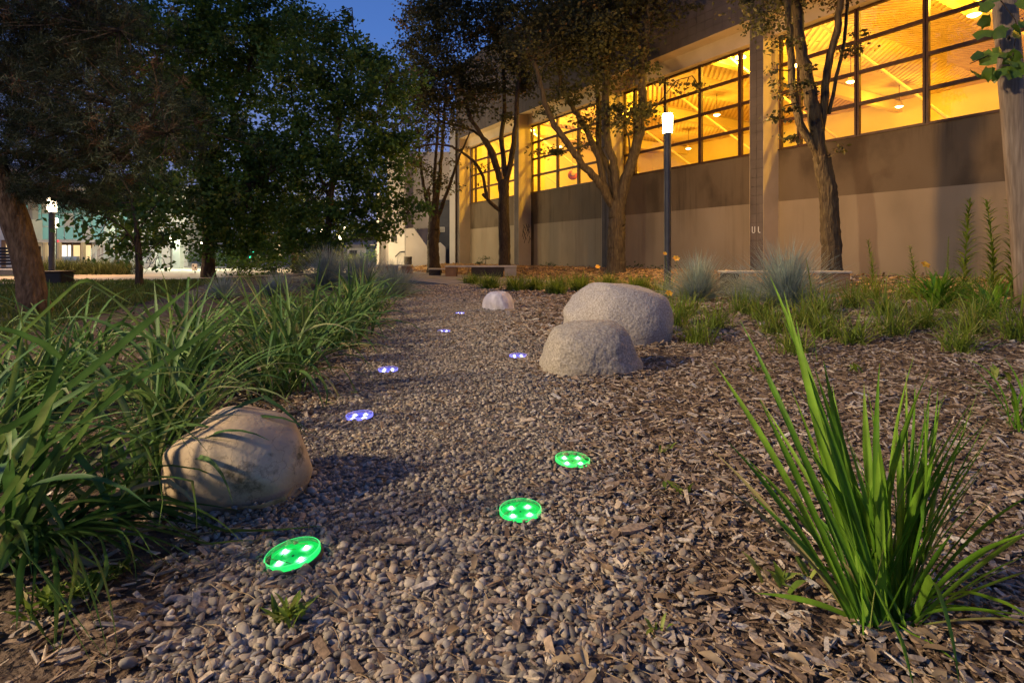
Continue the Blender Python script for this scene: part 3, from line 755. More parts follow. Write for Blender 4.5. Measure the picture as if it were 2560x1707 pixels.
FIX = [((2435, 38), 14.4, 'orange high-bay lamp glowing in the top corner window pane by the wooden post'),
       ((2248, 267), 23.2, 'orange high-bay lamp glowing low in the wide pane right of the slim forked tree'),
       ((2127, 205), 19.8, 'orange high-bay lamp glowing just right of the slim forked tree stem'),
       ((1990, 164), 18.2, 'orange high-bay lamp glowing in the narrow pane beside the tiled pillar'),
       ((1721, 372), 31.5, 'orange high-bay lamp low behind the window right of the lamp post'),
       ((1792, 288), 24.6, 'orange high-bay lamp in the window between lamp post and tiled pillar'),
       ((1445, 324), 27.2, 'orange high-bay lamp seen between the limbs of the thick forked tree'),
       ((1367, 445), 38.0, 'small orange high-bay lamp low in the window left of the thick forked tree')]
for (px, py), Yd, lab in FIX:
    p = at(px, py, Yd)
    # keep the lamp inside the hall
    th = thing('high_bay_lamp', lab, 'lamp', (p[0], p[1], p[2]), 0, 'high-bay lamps in the hall')
    mb = MB(); mb.lathe([(0.02, 0.20), (0.07, 0.18), (0.09, 0.10), (0.15, 0.02), (0.155, 0.0)], n=14); mb.build('shade', MT['hall_slat'], th, smooth=True)
    mb = MB(); mb.lathe([(0.0, -0.055), (0.08, -0.045), (0.12, -0.02), (0.145, 0.01), (0.0, 0.012)], n=14); mb.build('bulb', MT['bay_glow'], th, smooth=True)
    mb = MB(); mb.tube([(0, 0, 0.25), (0, 0, max(0.3, CZ - p[2] - 0.02))], 0.012, 5); mb.build('stem', MT['frame'], th)
    ld = bpy.data.lights.new('bay_light', 'POINT'); ld.energy = ROOM_W; ld.color = (1.0, 0.56, 0.035); ld.shadow_soft_size = 0.12
    lo = bpy.data.objects.new('bay_light', ld); link(lo, th, (0, 0, -0.32))
# unseen lamps added to even out the hall and brighten the pillar sides
for u, v, z, pw_ in ((9.0, 6.5, 7.0, 1), (-16.5, 5.5, 7.0, 1), (-9.5, 4.0, 7.0, 1), (10.4, 2.3, 7.2, 3.2), (4.3, 2.3, 7.2, 3.2), (-2.0, 2.3, 7.2, 3.2), (-8.2, 2.3, 7.2, 3.2), (-14.5, 2.3, 7.2, 3.2)):
    mb = MB(); mb.lathe([(0.0, z + 0.10), (0.16, z + 0.09), (0.17, z + 0.05), (0.0, z + 0.045)], (u, v, 0), 12); mb.tube([(u, v, z + 0.095), (u, v, CZ - 0.04)], 0.012, 5)
    mb.build('added_lamp', MT['bay_glow'], hall)
    ld = bpy.data.lights.new('bay_light', 'POINT'); ld.energy = ROOM_W * pw_; ld.color = (1.0, 0.56, 0.035); ld.shadow_soft_size = 0.12
    lo = bpy.data.objects.new('bay_light', ld); link(lo, hall, (u, v, z - 0.12))
p = at(1432, 438, 27.0)
th = thing('hanging_ball', 'dark striped ball hanging behind the window left of the thick forked tree', 'ball', tuple(p))
mb = MB(); V, T = ICO4; mb.add(V * 0.24, T=T); mb.build('ball_skin', M('ball', [(0.45, (0.45, 0.10, 0.05)), (0.5, (0.06, 0.07, 0.16)), (0.55, (0.5, 0.3, 0.15))], scale=3.2, detail=1), th, smooth=True)
mb = MB(); mb.tube([(0, 0, 0.23), (0, 0, 3.2)], 0.008, 4); mb.build('cord', MT['frame'], th)

# ------------------------------------------------------------------ lamp posts
def lamp_post(name, base, H, r, label, watts, glow, hr=1.35, color=(1.0, 0.58, 0.22), group='tube lamp posts', aim=None):
    th = thing(name, label, 'street lamp', tuple(base), 0, group)
    hh = 0.46 * r / 0.075 if H < 4.2 else 0.55
    mb = MB(); mb.lathe([(r * 1.6, -0.1), (r * 1.6, 0.02), (r * 1.05, 0.035), (r, 0.06), (r, H - hh), (r * 1.25, H - hh + 0.02), (0, H - hh + 0.02)], n=18); mb.build('pole', MT['pole'], th, smooth=False)
    mb = MB(); mb.lathe([(r * 0.9, H - hh + 0.025), (r * hr, H - hh + 0.03), (r * hr * 1.08, H - 0.05), (r * 0.9, H - 0.03)], n=18); mb.build('lens', MT[glow], th, smooth=True)
    mb = MB(); mb.lathe([(0, H + 0.01), (r * hr * 0.95, H), (r * hr * 1.1, H - 0.02), (r * hr * 0.9, H - 0.03)], n=18); mb.build('cap', MT['pole'], th)
    if watts:
        ld = bpy.data.lights.new('lamp_light', 'SPOT' if aim else 'POINT'); ld.energy = watts; ld.color = color; ld.shadow_soft_size = 0.13
        lo = bpy.data.objects.new('lamp_light', ld); link(lo, th, (0, 0, H - hh * 0.45))
        if aim:   # cut-off luminaire: a reflector throws the light down along the path
            ld.spot_size = R(aim[2]); ld.spot_blend = 1.0; ld.shadow_soft_size = 0.36
            az, el = R(aim[0]), R(aim[1]); d = Vector((math.cos(el) * math.cos(az), math.cos(el) * math.sin(az), math.sin(el)))
            lo.rotation_euler = d.to_track_quat('-Z', 'Y').to_euler()
            ld = bpy.data.lights.new('lens_light', 'POINT'); ld.energy = watts * 0.19; ld.color = color; ld.shadow_soft_size = 0.13
            lo = bpy.data.objects.new('lens_light', ld); link(lo, th, (0, 0, H - hh * 0.45))
    return th
b = at(1669, 690, 12.0); b[2] = gh(b[0], b[1])
lamp_post('street_lamp', b, 3.81 - b[2], 0.074, 'slim dark lamp post with bright white glowing head before the hall', LAMP_W, 'lamp_glow')
b = np.array([-8.8, -1.2, 0.0])
lamp_post('street_lamp', b, 5.0, 0.074, 'lit lamp post on the lawn left of the daylilies, outside the picture', KEY_W, 'lamp_glow', color=(1.0, 0.78, 0.50), aim=(22, -27, 88))
b = at(130, 690, 20.5); b[2] = 0
lamp_post('street_lamp', b, 2.95, 0.10, 'lamp post with glowing head beside the leaning pine trunk', 1000, 'far_lamp_glow')
b = at(137, 665, 33.0); b[2] = 0
lamp_post('street_lamp', b, 3.0, 0.10, 'farther lamp post whose glowing head shows lower beside the nearer lamp', 500, 'far_lamp_glow')

# ------------------------------------------------------------------ disc lights in the path
GL = {'green': ((0.004, 0.78, 0.13), (0.45, 1.0, 0.62)), 'violet': ((0.20, 0.20, 1.0), (0.75, 0.82, 1.0))}
DM = {}
for cname, (c, wc) in GL.items():
    m = EM(cname + '_glow', c, 0.62)
    N = m.node_tree.nodes; L = m.node_tree.links
    tcn = N.new('ShaderNodeTexCoord'); nz = N.new('ShaderNodeTexNoise'); nz.inputs['Scale'].default_value = 2.2; nz.inputs['Detail'].default_value = 4
    L.new(tcn.outputs['Object'], nz.inputs[0])
    mr = N.new('ShaderNodeMapRange'); mr.inputs['From Min'].default_value = 0.3; mr.inputs['From Max'].default_value = 0.7; mr.inputs['To Min'].default_value = 0.34; mr.inputs['To Max'].default_value = 0.66
    L.new(nz.outputs[0], mr.inputs[0])
    # light of the four diodes spreading in the milky plate
    ab_ = N.new('ShaderNodeVectorMath'); ab_.operation = 'ABSOLUTE'; L.new(tcn.outputs['Object'], ab_.inputs[0])
    ds = N.new('ShaderNodeVectorMath'); ds.operation = 'DISTANCE'; L.new(ab_.outputs[0], ds.inputs[0]); ds.inputs[1].default_value = (0.39, 0.39, 0.06)
    m2 = N.new('ShaderNodeMapRange'); m2.interpolation_type = 'SMOOTHERSTEP'; m2.inputs['From Min'].default_value = 0.38; m2.inputs['From Max'].default_value = 0.03; m2.inputs['To Min'].default_value = 0; m2.inputs['To Max'].default_value = 1
    L.new(ds.outputs['Value'], m2.inputs[0])
    pw = N.new('ShaderNodeMath'); pw.operation = 'POWER'; pw.inputs[1].default_value = 2.0; L.new(m2.outputs[0], pw.inputs[0])
    ma = N.new('ShaderNodeMath'); ma.operation = 'MULTIPLY_ADD'; ma.inputs[1].default_value = 3.0 if cname == 'green' else 5.0; L.new(pw.outputs[0], ma.inputs[0]); L.new(mr.outputs[0], ma.inputs[2])
    cm = N.new('ShaderNodeMix'); cm.data_type = 'RGBA'; cm.inputs['A'].default_value = (*c, 1); cm.inputs['B'].default_value = (*wc, 1); L.new(pw.outputs[0], cm.inputs['Factor'])
    L.new(cm.outputs['Result'], N['Principled BSDF'].inputs['Emission Color'])
    L.new(ma.outputs[0], N['Principled BSDF'].inputs['Emission Strength'])
    led = EM(cname + '_led', wc, 7)
    rim = LENS(cname + '_rim', tuple(0.92 * a + 0.08 * b for a, b in zip(c, wc)), 0.35)
    rim2 = EM(cname + '_edge', tuple(0.85 * a + 0.15 * b for a, b in zip(c, wc)), 0.85)
    gl = GLASS(cname + '_lens', tuple(0.8 + 0.2 * x for x in c), 0.07, 0.05)
    DM[cname] = (m, led, rim, gl, rim2)
for (px, py, wpx, cname, tilt, lab), (g, _) in zip(LIGHTS, LP):
    r = wpx / F * g[1] / 2
    th = thing('disc_light', lab, 'disc light', (g[0], g[1], g[2] + 0.001 + abs(tilt) * 0.035), 0, 'solar disc lights set in the path')
    th.rotation_euler = (0.03, tilt, 0.1); th.scale = (r, r, r)
    m, led, rim, gl, rim2 = DM[cname]
    MB().lathe([(1.06, -0.6), (1.07, 0.02), (1.04, 0.06), (1.0, 0.04)], n=40).build('housing', MT['bench_dark'], th, smooth=True)
    MB().lathe([(0.0, 0.05), (0.5, 0.052), (0.97, 0.05)], n=40).build('glow_plate', m, th)
    MB().lathe([(0.985, 0.04), (0.99, 0.20), (0.93, 0.24)], n=40).build('glow_rim', rim, th, smooth=True)
    MB().lathe([(0.93, 0.235), (0.955, 0.245), (0.975, 0.225)], n=40).build('rim_edge', rim2, th, smooth=True)
    MB().lathe([(0.76, 0.06), (0.765, 0.075), (0.775, 0.075), (0.78, 0.06)], n=32).build('inner_ring', m, th)
    MB().lathe([(0.05, 0.055), (0.04, 0.07), (0, 0.07)], n=14).build('hub', MT['dark'], th)
    for k in range(4):
        a = R(45 + 90 * k); V, T = ICO2
        MB().add(V * [0.085, 0.085, 0.07] + [0.55 * math.cos(a), 0.55 * math.sin(a), 0.09], T=T).build('led', led, th, smooth=True)
    MB().lathe([(0.93, 0.25), (0.6, 0.28), (0, 0.295)], n=40).build('lens', gl, th, smooth=True)

# ------------------------------------------------------------------ boulders
def fbm(V, seed, freq, octs=4):
    g = np.random.default_rng(seed); out = np.zeros(len(V)); amp = 1.0
    for o in range(octs):
        for _ in range(3):
            d = g.standard_normal(3); d /= np.linalg.norm(d); d2 = g.standard_normal(3)
            out += amp * np.sin(freq * (V @ d) + g.uniform(0, 6.28) + 1.2 * np.sin(freq * 0.7 * (V @ d2) / np.linalg.norm(d2))) / 3
        freq *= 2.05; amp *= 0.5
    return out
def boulder(name, label, c, dims, rz, mat, seed, amp=0.06, planes=(), facet=0.5, tilt=0.0, rough=0.018):
    V, T = ico(6) if False else ICO5
    V = V.copy()
    e = 2.5
    V /= (np.abs(V) ** e).sum(1)[:, None] ** (1 / e)
    for nrm, d in planes:
        nrm = np.array(nrm, float); nrm /= np.linalg.norm(nrm)
        t = V @ nrm - d
        V -= np.outer(np.where(t > 0, t * 0.85, 0), nrm)
    gq = np.random.default_rng(seed + 7)
    for _ in range(26):
        nrm = gq.standard_normal(3); nrm /= np.linalg.norm(nrm); sup = (V @ nrm).max(); t = V @ nrm - sup * gq.uniform(0.84, 0.97)
        V -= np.outer(np.where(t > 0, t * facet, 0), nrm)
    V *= (1 + amp * fbm(V, seed, 2.0, 5))[:, None]
    V *= (1 + rough * fbm(V, seed + 1, 9, 5) + 1.2 * rough * fbm(V, seed + 3, 4.3, 2))[:, None]
    V *= np.array(dims) / 2
    Rt = np.array(Matrix.Rotation(tilt, 3, 'Y')); V = V @ Rt.T
    me = make_mesh(name, V, T, True)
    o = obj(name, me, mat, None, tuple(c)); o.rotation_euler = (0, 0, rz)
    tag(o, label, 'boulder')
    return o
ICO5 = ico(5)
boulder('boulder', 'smooth tan boulder half under daylily leaves at the left path edge', at(598, 1168, 1.78) - [0, 0, 0.01], (0.435, 0.39, 0.39), -0.35, MT['tan_stone'], 5, 0.035, [((0.5, -0.7, -0.2), 0.8), ((-0.6, -0.3, 0.7), 0.86)], facet=0.5, tilt=0.28, rough=0.007)
boulder('boulder', 'lower grey granite boulder in front of the big rounded one', at(1484, 897, 3.72), (0.68, 0.52, 0.54), 0.2, MT['granite_dark'], 17, 0.075, [((0.7, -0.6, 0.3), 0.9), ((0.85, 0.1, 0.5), 0.82)], tilt=0.12)
boulder('boulder', 'largest rounded granite boulder behind the lower grey one', at(1545, 808, 4.95), (0.98, 0.75, 0.72), 0.15, MT['granite'], 31, 0.04, [((-0.8, -0.2, 0.5), 0.92)], tilt=0.14)
boulder('boulder', 'small pale stone alone at the far end of the gravel path', at(1250, 765, 7.75), (0.50, 0.36, 0.40), 0.1, MT['pale_stone'], 44, 0.07, [((0.7, -0.4, 0.5), 0.6)], tilt=0.25)

# ------------------------------------------------------------------ strap leaved plants
def strap(base, az, L, w, el0, bend, n=10, kink=None, drift=0.0, fold=0.35, roll=0.0, power=1.5, zmin=None):
    """ribbon leaf: rises at el0 and arches over by bend; optional sharp fold at kink=(t, angle)"""
    P = np.zeros((n + 1, 3)); P[0] = base; A = []
    ds = L / n; e = el0; a = az
    for k in range(n + 1):
        t = k / n
        e = el0 - bend * t ** power - (kink[1] if kink and t > kink[0] else 0)
        a = az + drift * t
        A.append((a, e))
        if k < n:
            P[k + 1] = P[k] + ds * np.array([math.cos(e) * math.cos(a), math.cos(e) * math.sin(a), math.sin(e)])
            g_ = float(gh(P[k + 1, 0], P[k + 1, 1])) + 0.014
            if P[k + 1, 2] < g_: P[k + 1, 2] = g_
    tt = np.linspace(0, 1, n + 1)
    W = w * np.clip(0.62 + 0.75 * tt, 0, 1) * np.clip((1.02 - tt) * 2.4, 0.03, 1)
    V = np.zeros((n + 1, 3, 3))
    for k in range(n + 1):
        a, e = A[k]
        r_ = roll * (0.4 + 0.6 * tt[k])
        side = np.array([-math.sin(a), math.cos(a), 0]); up = np.array([-math.sin(e) * math.cos(a), -math.sin(e) * math.sin(a), math.cos(e)])
        s2 = side * math.cos(r_) + up * math.sin(r_); u2 = up * math.cos(r_) - side * math.sin(r_)
        V[k, 0] = P[k] + s2 * W[k] / 2 + u2 * fold * W[k] / 2
        V[k, 1] = P[k]
        V[k, 2] = P[k] - s2 * W[k] / 2 + u2 * fold * W[k] / 2
    Q = []
    for k in range(n):
        i = k * 3
        Q += [(i, i + 3, i + 4, i + 1), (i + 1, i + 4, i + 5, i + 2)]
    return V.reshape(-1, 3), np.array(Q), np.repeat(tt, 3)
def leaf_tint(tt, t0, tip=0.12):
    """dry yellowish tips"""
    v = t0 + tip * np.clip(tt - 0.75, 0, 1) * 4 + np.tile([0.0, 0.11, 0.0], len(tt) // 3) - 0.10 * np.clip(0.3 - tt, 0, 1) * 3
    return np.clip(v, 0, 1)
def lerp_path(P, n):
    P = np.asarray(P, float); d = np.concatenate([[0], np.cumsum(np.linalg.norm(np.diff(P, axis=0), axis=1))]); t = np.linspace(0, d[-1], n)
    return np.stack([np.interp(t, d, P[:, i]) for i in range(3)], -1)
def ribbon(P, w, fold=0.3, sidev=None):
    """leaf along an explicit path of points"""
    P = np.asarray(P, float); n = len(P); d = np.gradient(P, axis=0); d /= np.linalg.norm(d, axis=1)[:, None]
    tt = np.linspace(0, 1, n)
    W = w * np.clip(0.7 + 0.6 * tt, 0, 1) * np.clip((1.02 - tt) * 3, 0.03, 1)
    V = np.zeros((n, 3, 3))
    for k in range(n):
        s = np.cross(d[k], [0, 0, 1.0]); 
        if np.linalg.norm(s) < 0.2: s = np.array([1.0, 0.2, 0])
        s /= np.linalg.norm(s); u = np.cross(s, d[k])
        if u[2] < 0: u = -u
        s = s * 0.62 + u * 0.78; s /= np.linalg.norm(s); u = np.cross(s, d[k]);
        V[k, 0] = P[k] + s * W[k] / 2 + u * fold * W[k] / 2; V[k, 1] = P[k]; V[k, 2] = P[k] - s * W[k] / 2 + u * fold * W[k] / 2
    Q = []
    for k in range(n - 1):
        i = k * 3; Q += [(i, i + 3, i + 4, i + 1), (i + 1, i + 4, i + 5, i + 2)]
    return V.reshape(-1, 3), np.array(Q), np.repeat(tt, 3)

def daylily(base, label, n, L, w, single, seed, lean=None, spread=1.0, group='arching daylily clumps'):
    g = np.random.default_rng(seed)
    th = thing('daylily_clump', label, 'plant', tuple(base), 0, group)
    mb = MB()
    for k in range(n):
        az = g.uniform(0, 2 * np.pi) if lean is None or g.uniform() < 0.55 else lean + g.normal(0, 0.5)
        b = np.array(base) + [g.normal(0, 0.05 * spread), g.normal(0, 0.05 * spread), 0]
        l = L * g.uniform(0.55, 1.15)
        el = R(g.uniform(40, 86)); bend = R(g.uniform(55, 145)) if g.uniform() < (0.96 if single else 0.82) else R(g.uniform(5, 40))
        kink = (g.uniform(0.4, 0.75), R(g.uniform(40, 95))) if g.uniform() < 0.22 else None
        V, Q, tt = strap(b, az, l, w * g.uniform(0.7, 1.15), el, bend, 11, kink, g.normal(0, 0.35), 0.35, g.normal(0, 0.5), g.uniform(1.1, 2.0))
        t0 = np.clip(g.normal(0.52, 0.2), 0.05, 0.88)
        if k % 9 == 0:   # withered leaf lying low in the thatch
            V, Q, tt = strap(b, az, l * .8, w * .7, R(g.uniform(8, 40)), R(g.uniform(30, 90)), 11, (g.uniform(.3, .6), R(g.uniform(20, 70))), g.normal(0, .8), .8, g.normal(0, .8)); t0 = 0.98
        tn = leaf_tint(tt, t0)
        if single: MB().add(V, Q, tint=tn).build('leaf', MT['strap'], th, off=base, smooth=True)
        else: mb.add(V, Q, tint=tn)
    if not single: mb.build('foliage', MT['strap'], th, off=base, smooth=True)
    return th
def G(x, y): return np.array([x, y, float(gh(x, y)) - 0.01])
near_lily = daylily(G(-1.28, 1.38), 'nearest daylily clump spilling over toward the first green disc light', 66, 0.74, 0.022, True, 1, lean=0.1)
daylily(G(-1.15, 1.75), 'daylily clump directly left of the smooth tan boulder', 52, 0.62, 0.020, True, 2, lean=-0.2)
daylily(G(-1.85, 1.95), 'daylily clump at the left picture edge in front of the pine trunk', 66, 0.80, 0.022, True, 3)
daylily(G(-1.42, 2.35), 'daylily clump behind the smooth tan boulder', 66, 0.72, 0.020, True, 4)
rest = [(-2.3, 2.7, 'daylily clump under the pine trunk, second row at the left edge'), (-1.75, 2.95, 'daylily clump before the young tree in the lawn'),
        (-1.28, 3.05, 'daylily clump overhanging the path just beyond the tan boulder'), (-2.75, 3.6, 'daylily clump bordering the lawn behind the left edge row'),
        (-2.1, 3.75, 'upright daylily clump in line with the young tree'), (-1.5, 3.8, 'daylily clump at the path edge level with the nearest violet light'),
        (-1.42, 4.5, 'daylily clump at the path edge level with the second violet light'), (-2.0, 4.6, 'daylily clump with tall upright blades mid row'),
        (-1.55, 5.2, 'dense daylily clump arching onto the gravel past the second violet light'), (-2.15, 5.5, 'daylily clump on the bare mulch side of the row'),
        (-1.68, 6.0, 'daylily clump near the end of the row facing the granite boulders'), (-1.85, 6.9, 'second to last daylily clump of the row beside blue fescue'),
        (-2.0, 7.8, 'last dark daylily clump of the row before the pale walkway')]
for k, (x, y, lab) in enumerate(rest):
    daylily(G(x, y), lab, 90, 0.74 if k != 7 else 0.82, 0.019 + 0.0006 * y, False, 20 + k, spread=1.6)
# hero leaves of the nearest clump that reach far across
heroes = [([(-60, 1110, 1.25), (80, 1040, 1.28), (230, 925, 1.35), (430, 757, 1.45), (500, 700, 1.5)], 0.020),
          ([(60, 1230, 1.3), (180, 1080, 1.33), (330, 960, 1.4), (520, 830, 1.5), (640, 725, 1.6)], 0.017),
          ([(60, 1330, 1.3), (140, 1150, 1.32), (240, 1000, 1.4), (325, 935, 1.48), (380, 985, 1.5), (470, 1120, 1.52)], 0.016),
          ([(40, 1400, 1.35), (120, 1290, 1.35), (240, 1235, 1.4), (420, 1275, 1.45), (560, 1330, 1.5), (690, 1366, 1.5), (760, 1358, 1.52), (805, 1350, 1.53), (822, 1362, 1.53)], 0.014),
          ([(50, 1400, 1.33), (180, 1330, 1.36), (330, 1310, 1.4), (470, 1345, 1.42), (600, 1400, 1.45), (650, 1408, 1.45)], 0.013),
          ([(40, 1390, 1.3), (50, 1500, 1.2), (90, 1560, 1.12), (140, 1640, 1.05)], 0.015),
          ([(70, 1380, 1.3), (180, 1330, 1.28), (250, 1340, 1.25), (268, 1420, 1.23), (240, 1490, 1.2), (225, 1530, 1.17)], 0.014),
          ([(80, 1380, 1.3), (200, 1320, 1.3), (310, 1330, 1.28), (335, 1400, 1.25), (342, 1460, 1.24)], 0.013),
          ([(130, 1000, 1.6), (220, 870, 1.7), (300, 800, 1.8), (420, 880, 1.8), (520, 1010, 1.78)], 0.014),
          ([(-20, 900, 1.5), (60, 830, 1.55), (180, 720, 1.65), (215, 697, 1.7), (330, 760, 1.7)], 0.014),
          ([(-10, 820, 1.3), (40, 830, 1.33), (110, 860, 1.4), (170, 910, 1.5)], 0.013),
          ([(390, 1010, 1.75), (400, 900, 1.8), (395, 800, 1.85), (385, 700, 1.9)], 0.013)]
for P, w_ in heroes:
    Pw = lerp_path([at(*q) for q in P], 22)
    k = np.array([0.25, 0.5, 0.25]); Pw[1:-1] = 0.25 * Pw[:-2] + 0.5 * Pw[1:-1] + 0.25 * Pw[2:]
    Pw[:, 2] = np.maximum(Pw[:, 2], gh(Pw[:, 0], Pw[:, 1]) + 0.014)
    V, Q, tt = ribbon(Pw, w_ * 1.25)
    MB().add(V, Q, tint=leaf_tint(tt, rng.uniform(0.3, 0.72))).build('leaf', MT['strap'], near_lily, off=near_lily.location[:], smooth=True)
# low leaves sprawling from the nearest clump over soil and gravel
for k in range(44):
    b = at(60 + rng.uniform(-40, 50), 1395 + rng.uniform(-25, 10), 1.33 + rng.uniform(-.05, .06)); b[2] = max(b[2], 0.0)
    e_ = (gp(rng.uniform(180, 640), rng.uniform(1290, 1500)) if k < 26 else gp(rng.uniform(-60, 300), rng.uniform(1480, 1690))) + [0, 0, 0.016]
    m_ = (b + e_) / 2 + [rng.normal(0, .03), rng.normal(0, .05), rng.uniform(.10, .26)]
    t_ = np.linspace(0, 1, 16)[:, None]; Pw = (1 - t_) ** 2 * b + 2 * t_ * (1 - t_) * m_ + t_ ** 2 * e_
    Pw[:, 2] = np.maximum(Pw[:, 2], gh(Pw[:, 0], Pw[:, 1]) + 0.016)
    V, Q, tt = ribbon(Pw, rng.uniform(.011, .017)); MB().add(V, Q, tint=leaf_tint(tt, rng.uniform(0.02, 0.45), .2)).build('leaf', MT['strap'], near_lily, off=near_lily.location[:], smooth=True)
# dead tan leaf at the foot of the boulder
P = lerp_path([at(560, 1275, 1.62), at(650, 1272, 1.60), at(715, 1250, 1.63), at(735, 1215, 1.70)], 12)
P[:, 2] = np.maximum(P[:, 2], 0.012); V, Q, tt = ribbon(P, 0.022, 0.6)
o = MB().add(V, Q, tint=0.9).build('dead_leaf', MT['straw'], None, off=P[0], smooth=True, loc=tuple(P[0])); tag(o, 'curled dry tan leaf lying against the foot of the tan boulder', 'dead leaf')

# the green iris clump at lower right: leaves given by base and tip
iris = thing('iris_clump', 'large upright bright green iris clump in the mulch at lower right', 'plant', tuple(G(0.80, 1.17)))
ib = iris.location
IL = [(2150, 1480, 1.12, 1780, 900, 1.35, .016), (2170, 1500, 1.13, 1990, 800, 1.3, .019), (2180, 1510, 1.13, 1925, 690, 1.38, .018), (2185, 1510, 1.13, 1960, 730, 1.3, .017),
      (2140, 1470, 1.12, 1820, 1105, 1.2, .015), (2150, 1480, 1.12, 1870, 1230, 1.12, .014), (2210, 1520, 1.14, 2160, 960, 1.22, .019), (2215, 1525, 1.14, 2180, 1040, 1.2, .015),
      (2230, 1530, 1.15, 2285, 890, 1.28, .018), (2235, 1530, 1.15, 2265, 920, 1.26, .012), (2245, 1530, 1.16, 2365, 980, 1.3, .016), (2245, 1530, 1.16, 2345, 970, 1.26, .012),
      (2250, 1530, 1.16, 2360, 1095, 1.14, .019), (2255, 1540, 1.15, 2450, 1190, 1.2, .015), (2260, 1530, 1.15, 2470, 1150, 1.25, .012), (2265, 1520, 1.14, 2590, 1230, 1.12, .018),
      (2265, 1530, 1.12, 2640, 1290, 1.05, .019), (2270, 1530, 1.14, 2580, 1330, 1.0, .015), (2280, 1520, 1.16, 2600, 1420, 1.12, .014), (2200, 1520, 1.14, 2080, 960, 1.32, .014),
      (2190, 1510, 1.14, 2050, 1010, 1.28, .013), (2160, 1490, 1.12, 1900, 1000, 1.25, .017), (2170, 1500, 1.11, 1850, 800, 1.45, .014), (2220, 1530, 1.13, 2120, 1100, 1.16, .013),
      (2230, 1530, 1.15, 2240, 1050, 1.2, .015), (2240, 1530, 1.17, 2310, 1020, 1.27, .014), (2190, 1510, 1.16, 2100, 1150, 1.2, .012), (2240, 1540, 1.13, 2330, 1200, 1.1, .016),
      (2200, 1520, 1.12, 2020, 1120, 1.17, .015), (2210, 1530, 1.12, 2195, 1130, 1.12, .020)]
IL += [(b0 + rng.uniform(-25, 25), b1 + rng.uniform(-10, 10), b2 + rng.uniform(-.03, .04), t0 + rng.uniform(-60, 60), t1_ + rng.uniform(40, 260), t2 + rng.uniform(-.08, .05), w0 * rng.uniform(.55, .95)) for b0, b1, b2, t0, t1_, t2, w0 in IL]
IL += [(2215 + rng.uniform(-70, 80), 1520 + rng.uniform(-25, 15), 1.14 + rng.uniform(-.05, .06), rng.uniform(1950, 2600), rng.uniform(930, 1430), rng.uniform(1.05, 1.3), rng.uniform(.006, .012)) for _ in range(34)]
IL += [(2210 + rng.uniform(-55, 65), 1522 + rng.uniform(-20, 12), 1.14 + rng.uniform(-.04, .05), rng.uniform(1980, 2480), rng.uniform(900, 1120), rng.uniform(1.12, 1.3), rng.uniform(.013, .019)) for _ in range(20)]
for bx, by, bY, tx, ty, tY, w_ in IL:
    b = at(bx + 5, by + 25, bY); b[2] = float(gh(b[0], b[1])) - 0.012
    t = at(tx, ty, tY)
    m_ = (b + t) / 2 + np.array([rng.normal(0, .018), rng.normal(0, .025), 0.035]) - 0.10 * np.array([t[0] - b[0], t[1] - b[1], 0])
    tt = np.linspace(0, 1, 14)[:, None]
    P = (1 - tt) ** 2 * b + 2 * tt * (1 - tt) * m_ + tt ** 2 * t
    V, Q, t1 = ribbon(P, w_ * 0.86, 0.55)
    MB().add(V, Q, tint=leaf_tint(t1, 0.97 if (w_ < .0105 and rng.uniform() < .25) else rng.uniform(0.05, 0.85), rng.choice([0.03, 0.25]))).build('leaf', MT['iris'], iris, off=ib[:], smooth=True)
for P, w_ in (([(2130, 1360, 1.1), (2190, 1480, 1.02), (2250, 1600, 0.95), (2290, 1740, 0.9)], 0.021), ([(2285, 1540, 1.12), (2325, 1440, 1.05), (2340, 1470, 1.0), (2380, 1600, .93), (2400, 1730, .9)], 0.017),
              ([(2240, 1560, 1.1), (2330, 1620, 1.05), (2400, 1700, 1.0)], 0.012), ([(2300, 1500, 1.14), (2420, 1480, 1.12), (2520, 1510, 1.1), (2600, 1560, 1.08)], 0.013)):
    Pw = lerp_path([at(*q) for q in P], 18); Pw[1:-1] = 0.25 * Pw[:-2] + 0.5 * Pw[1:-1] + 0.25 * Pw[2:]
    Pw[:, 2] = np.maximum(Pw[:, 2], gh(Pw[:, 0], Pw[:, 1]) + 0.012)
    V, Q, t1 = ribbon(Pw, w_, 0.4)
    MB().add(V, Q, tint=leaf_tint(t1, rng.uniform(0.4, 0.8), 0.05)).build('leaf', MT['iris'], iris, off=ib[:], smooth=True)

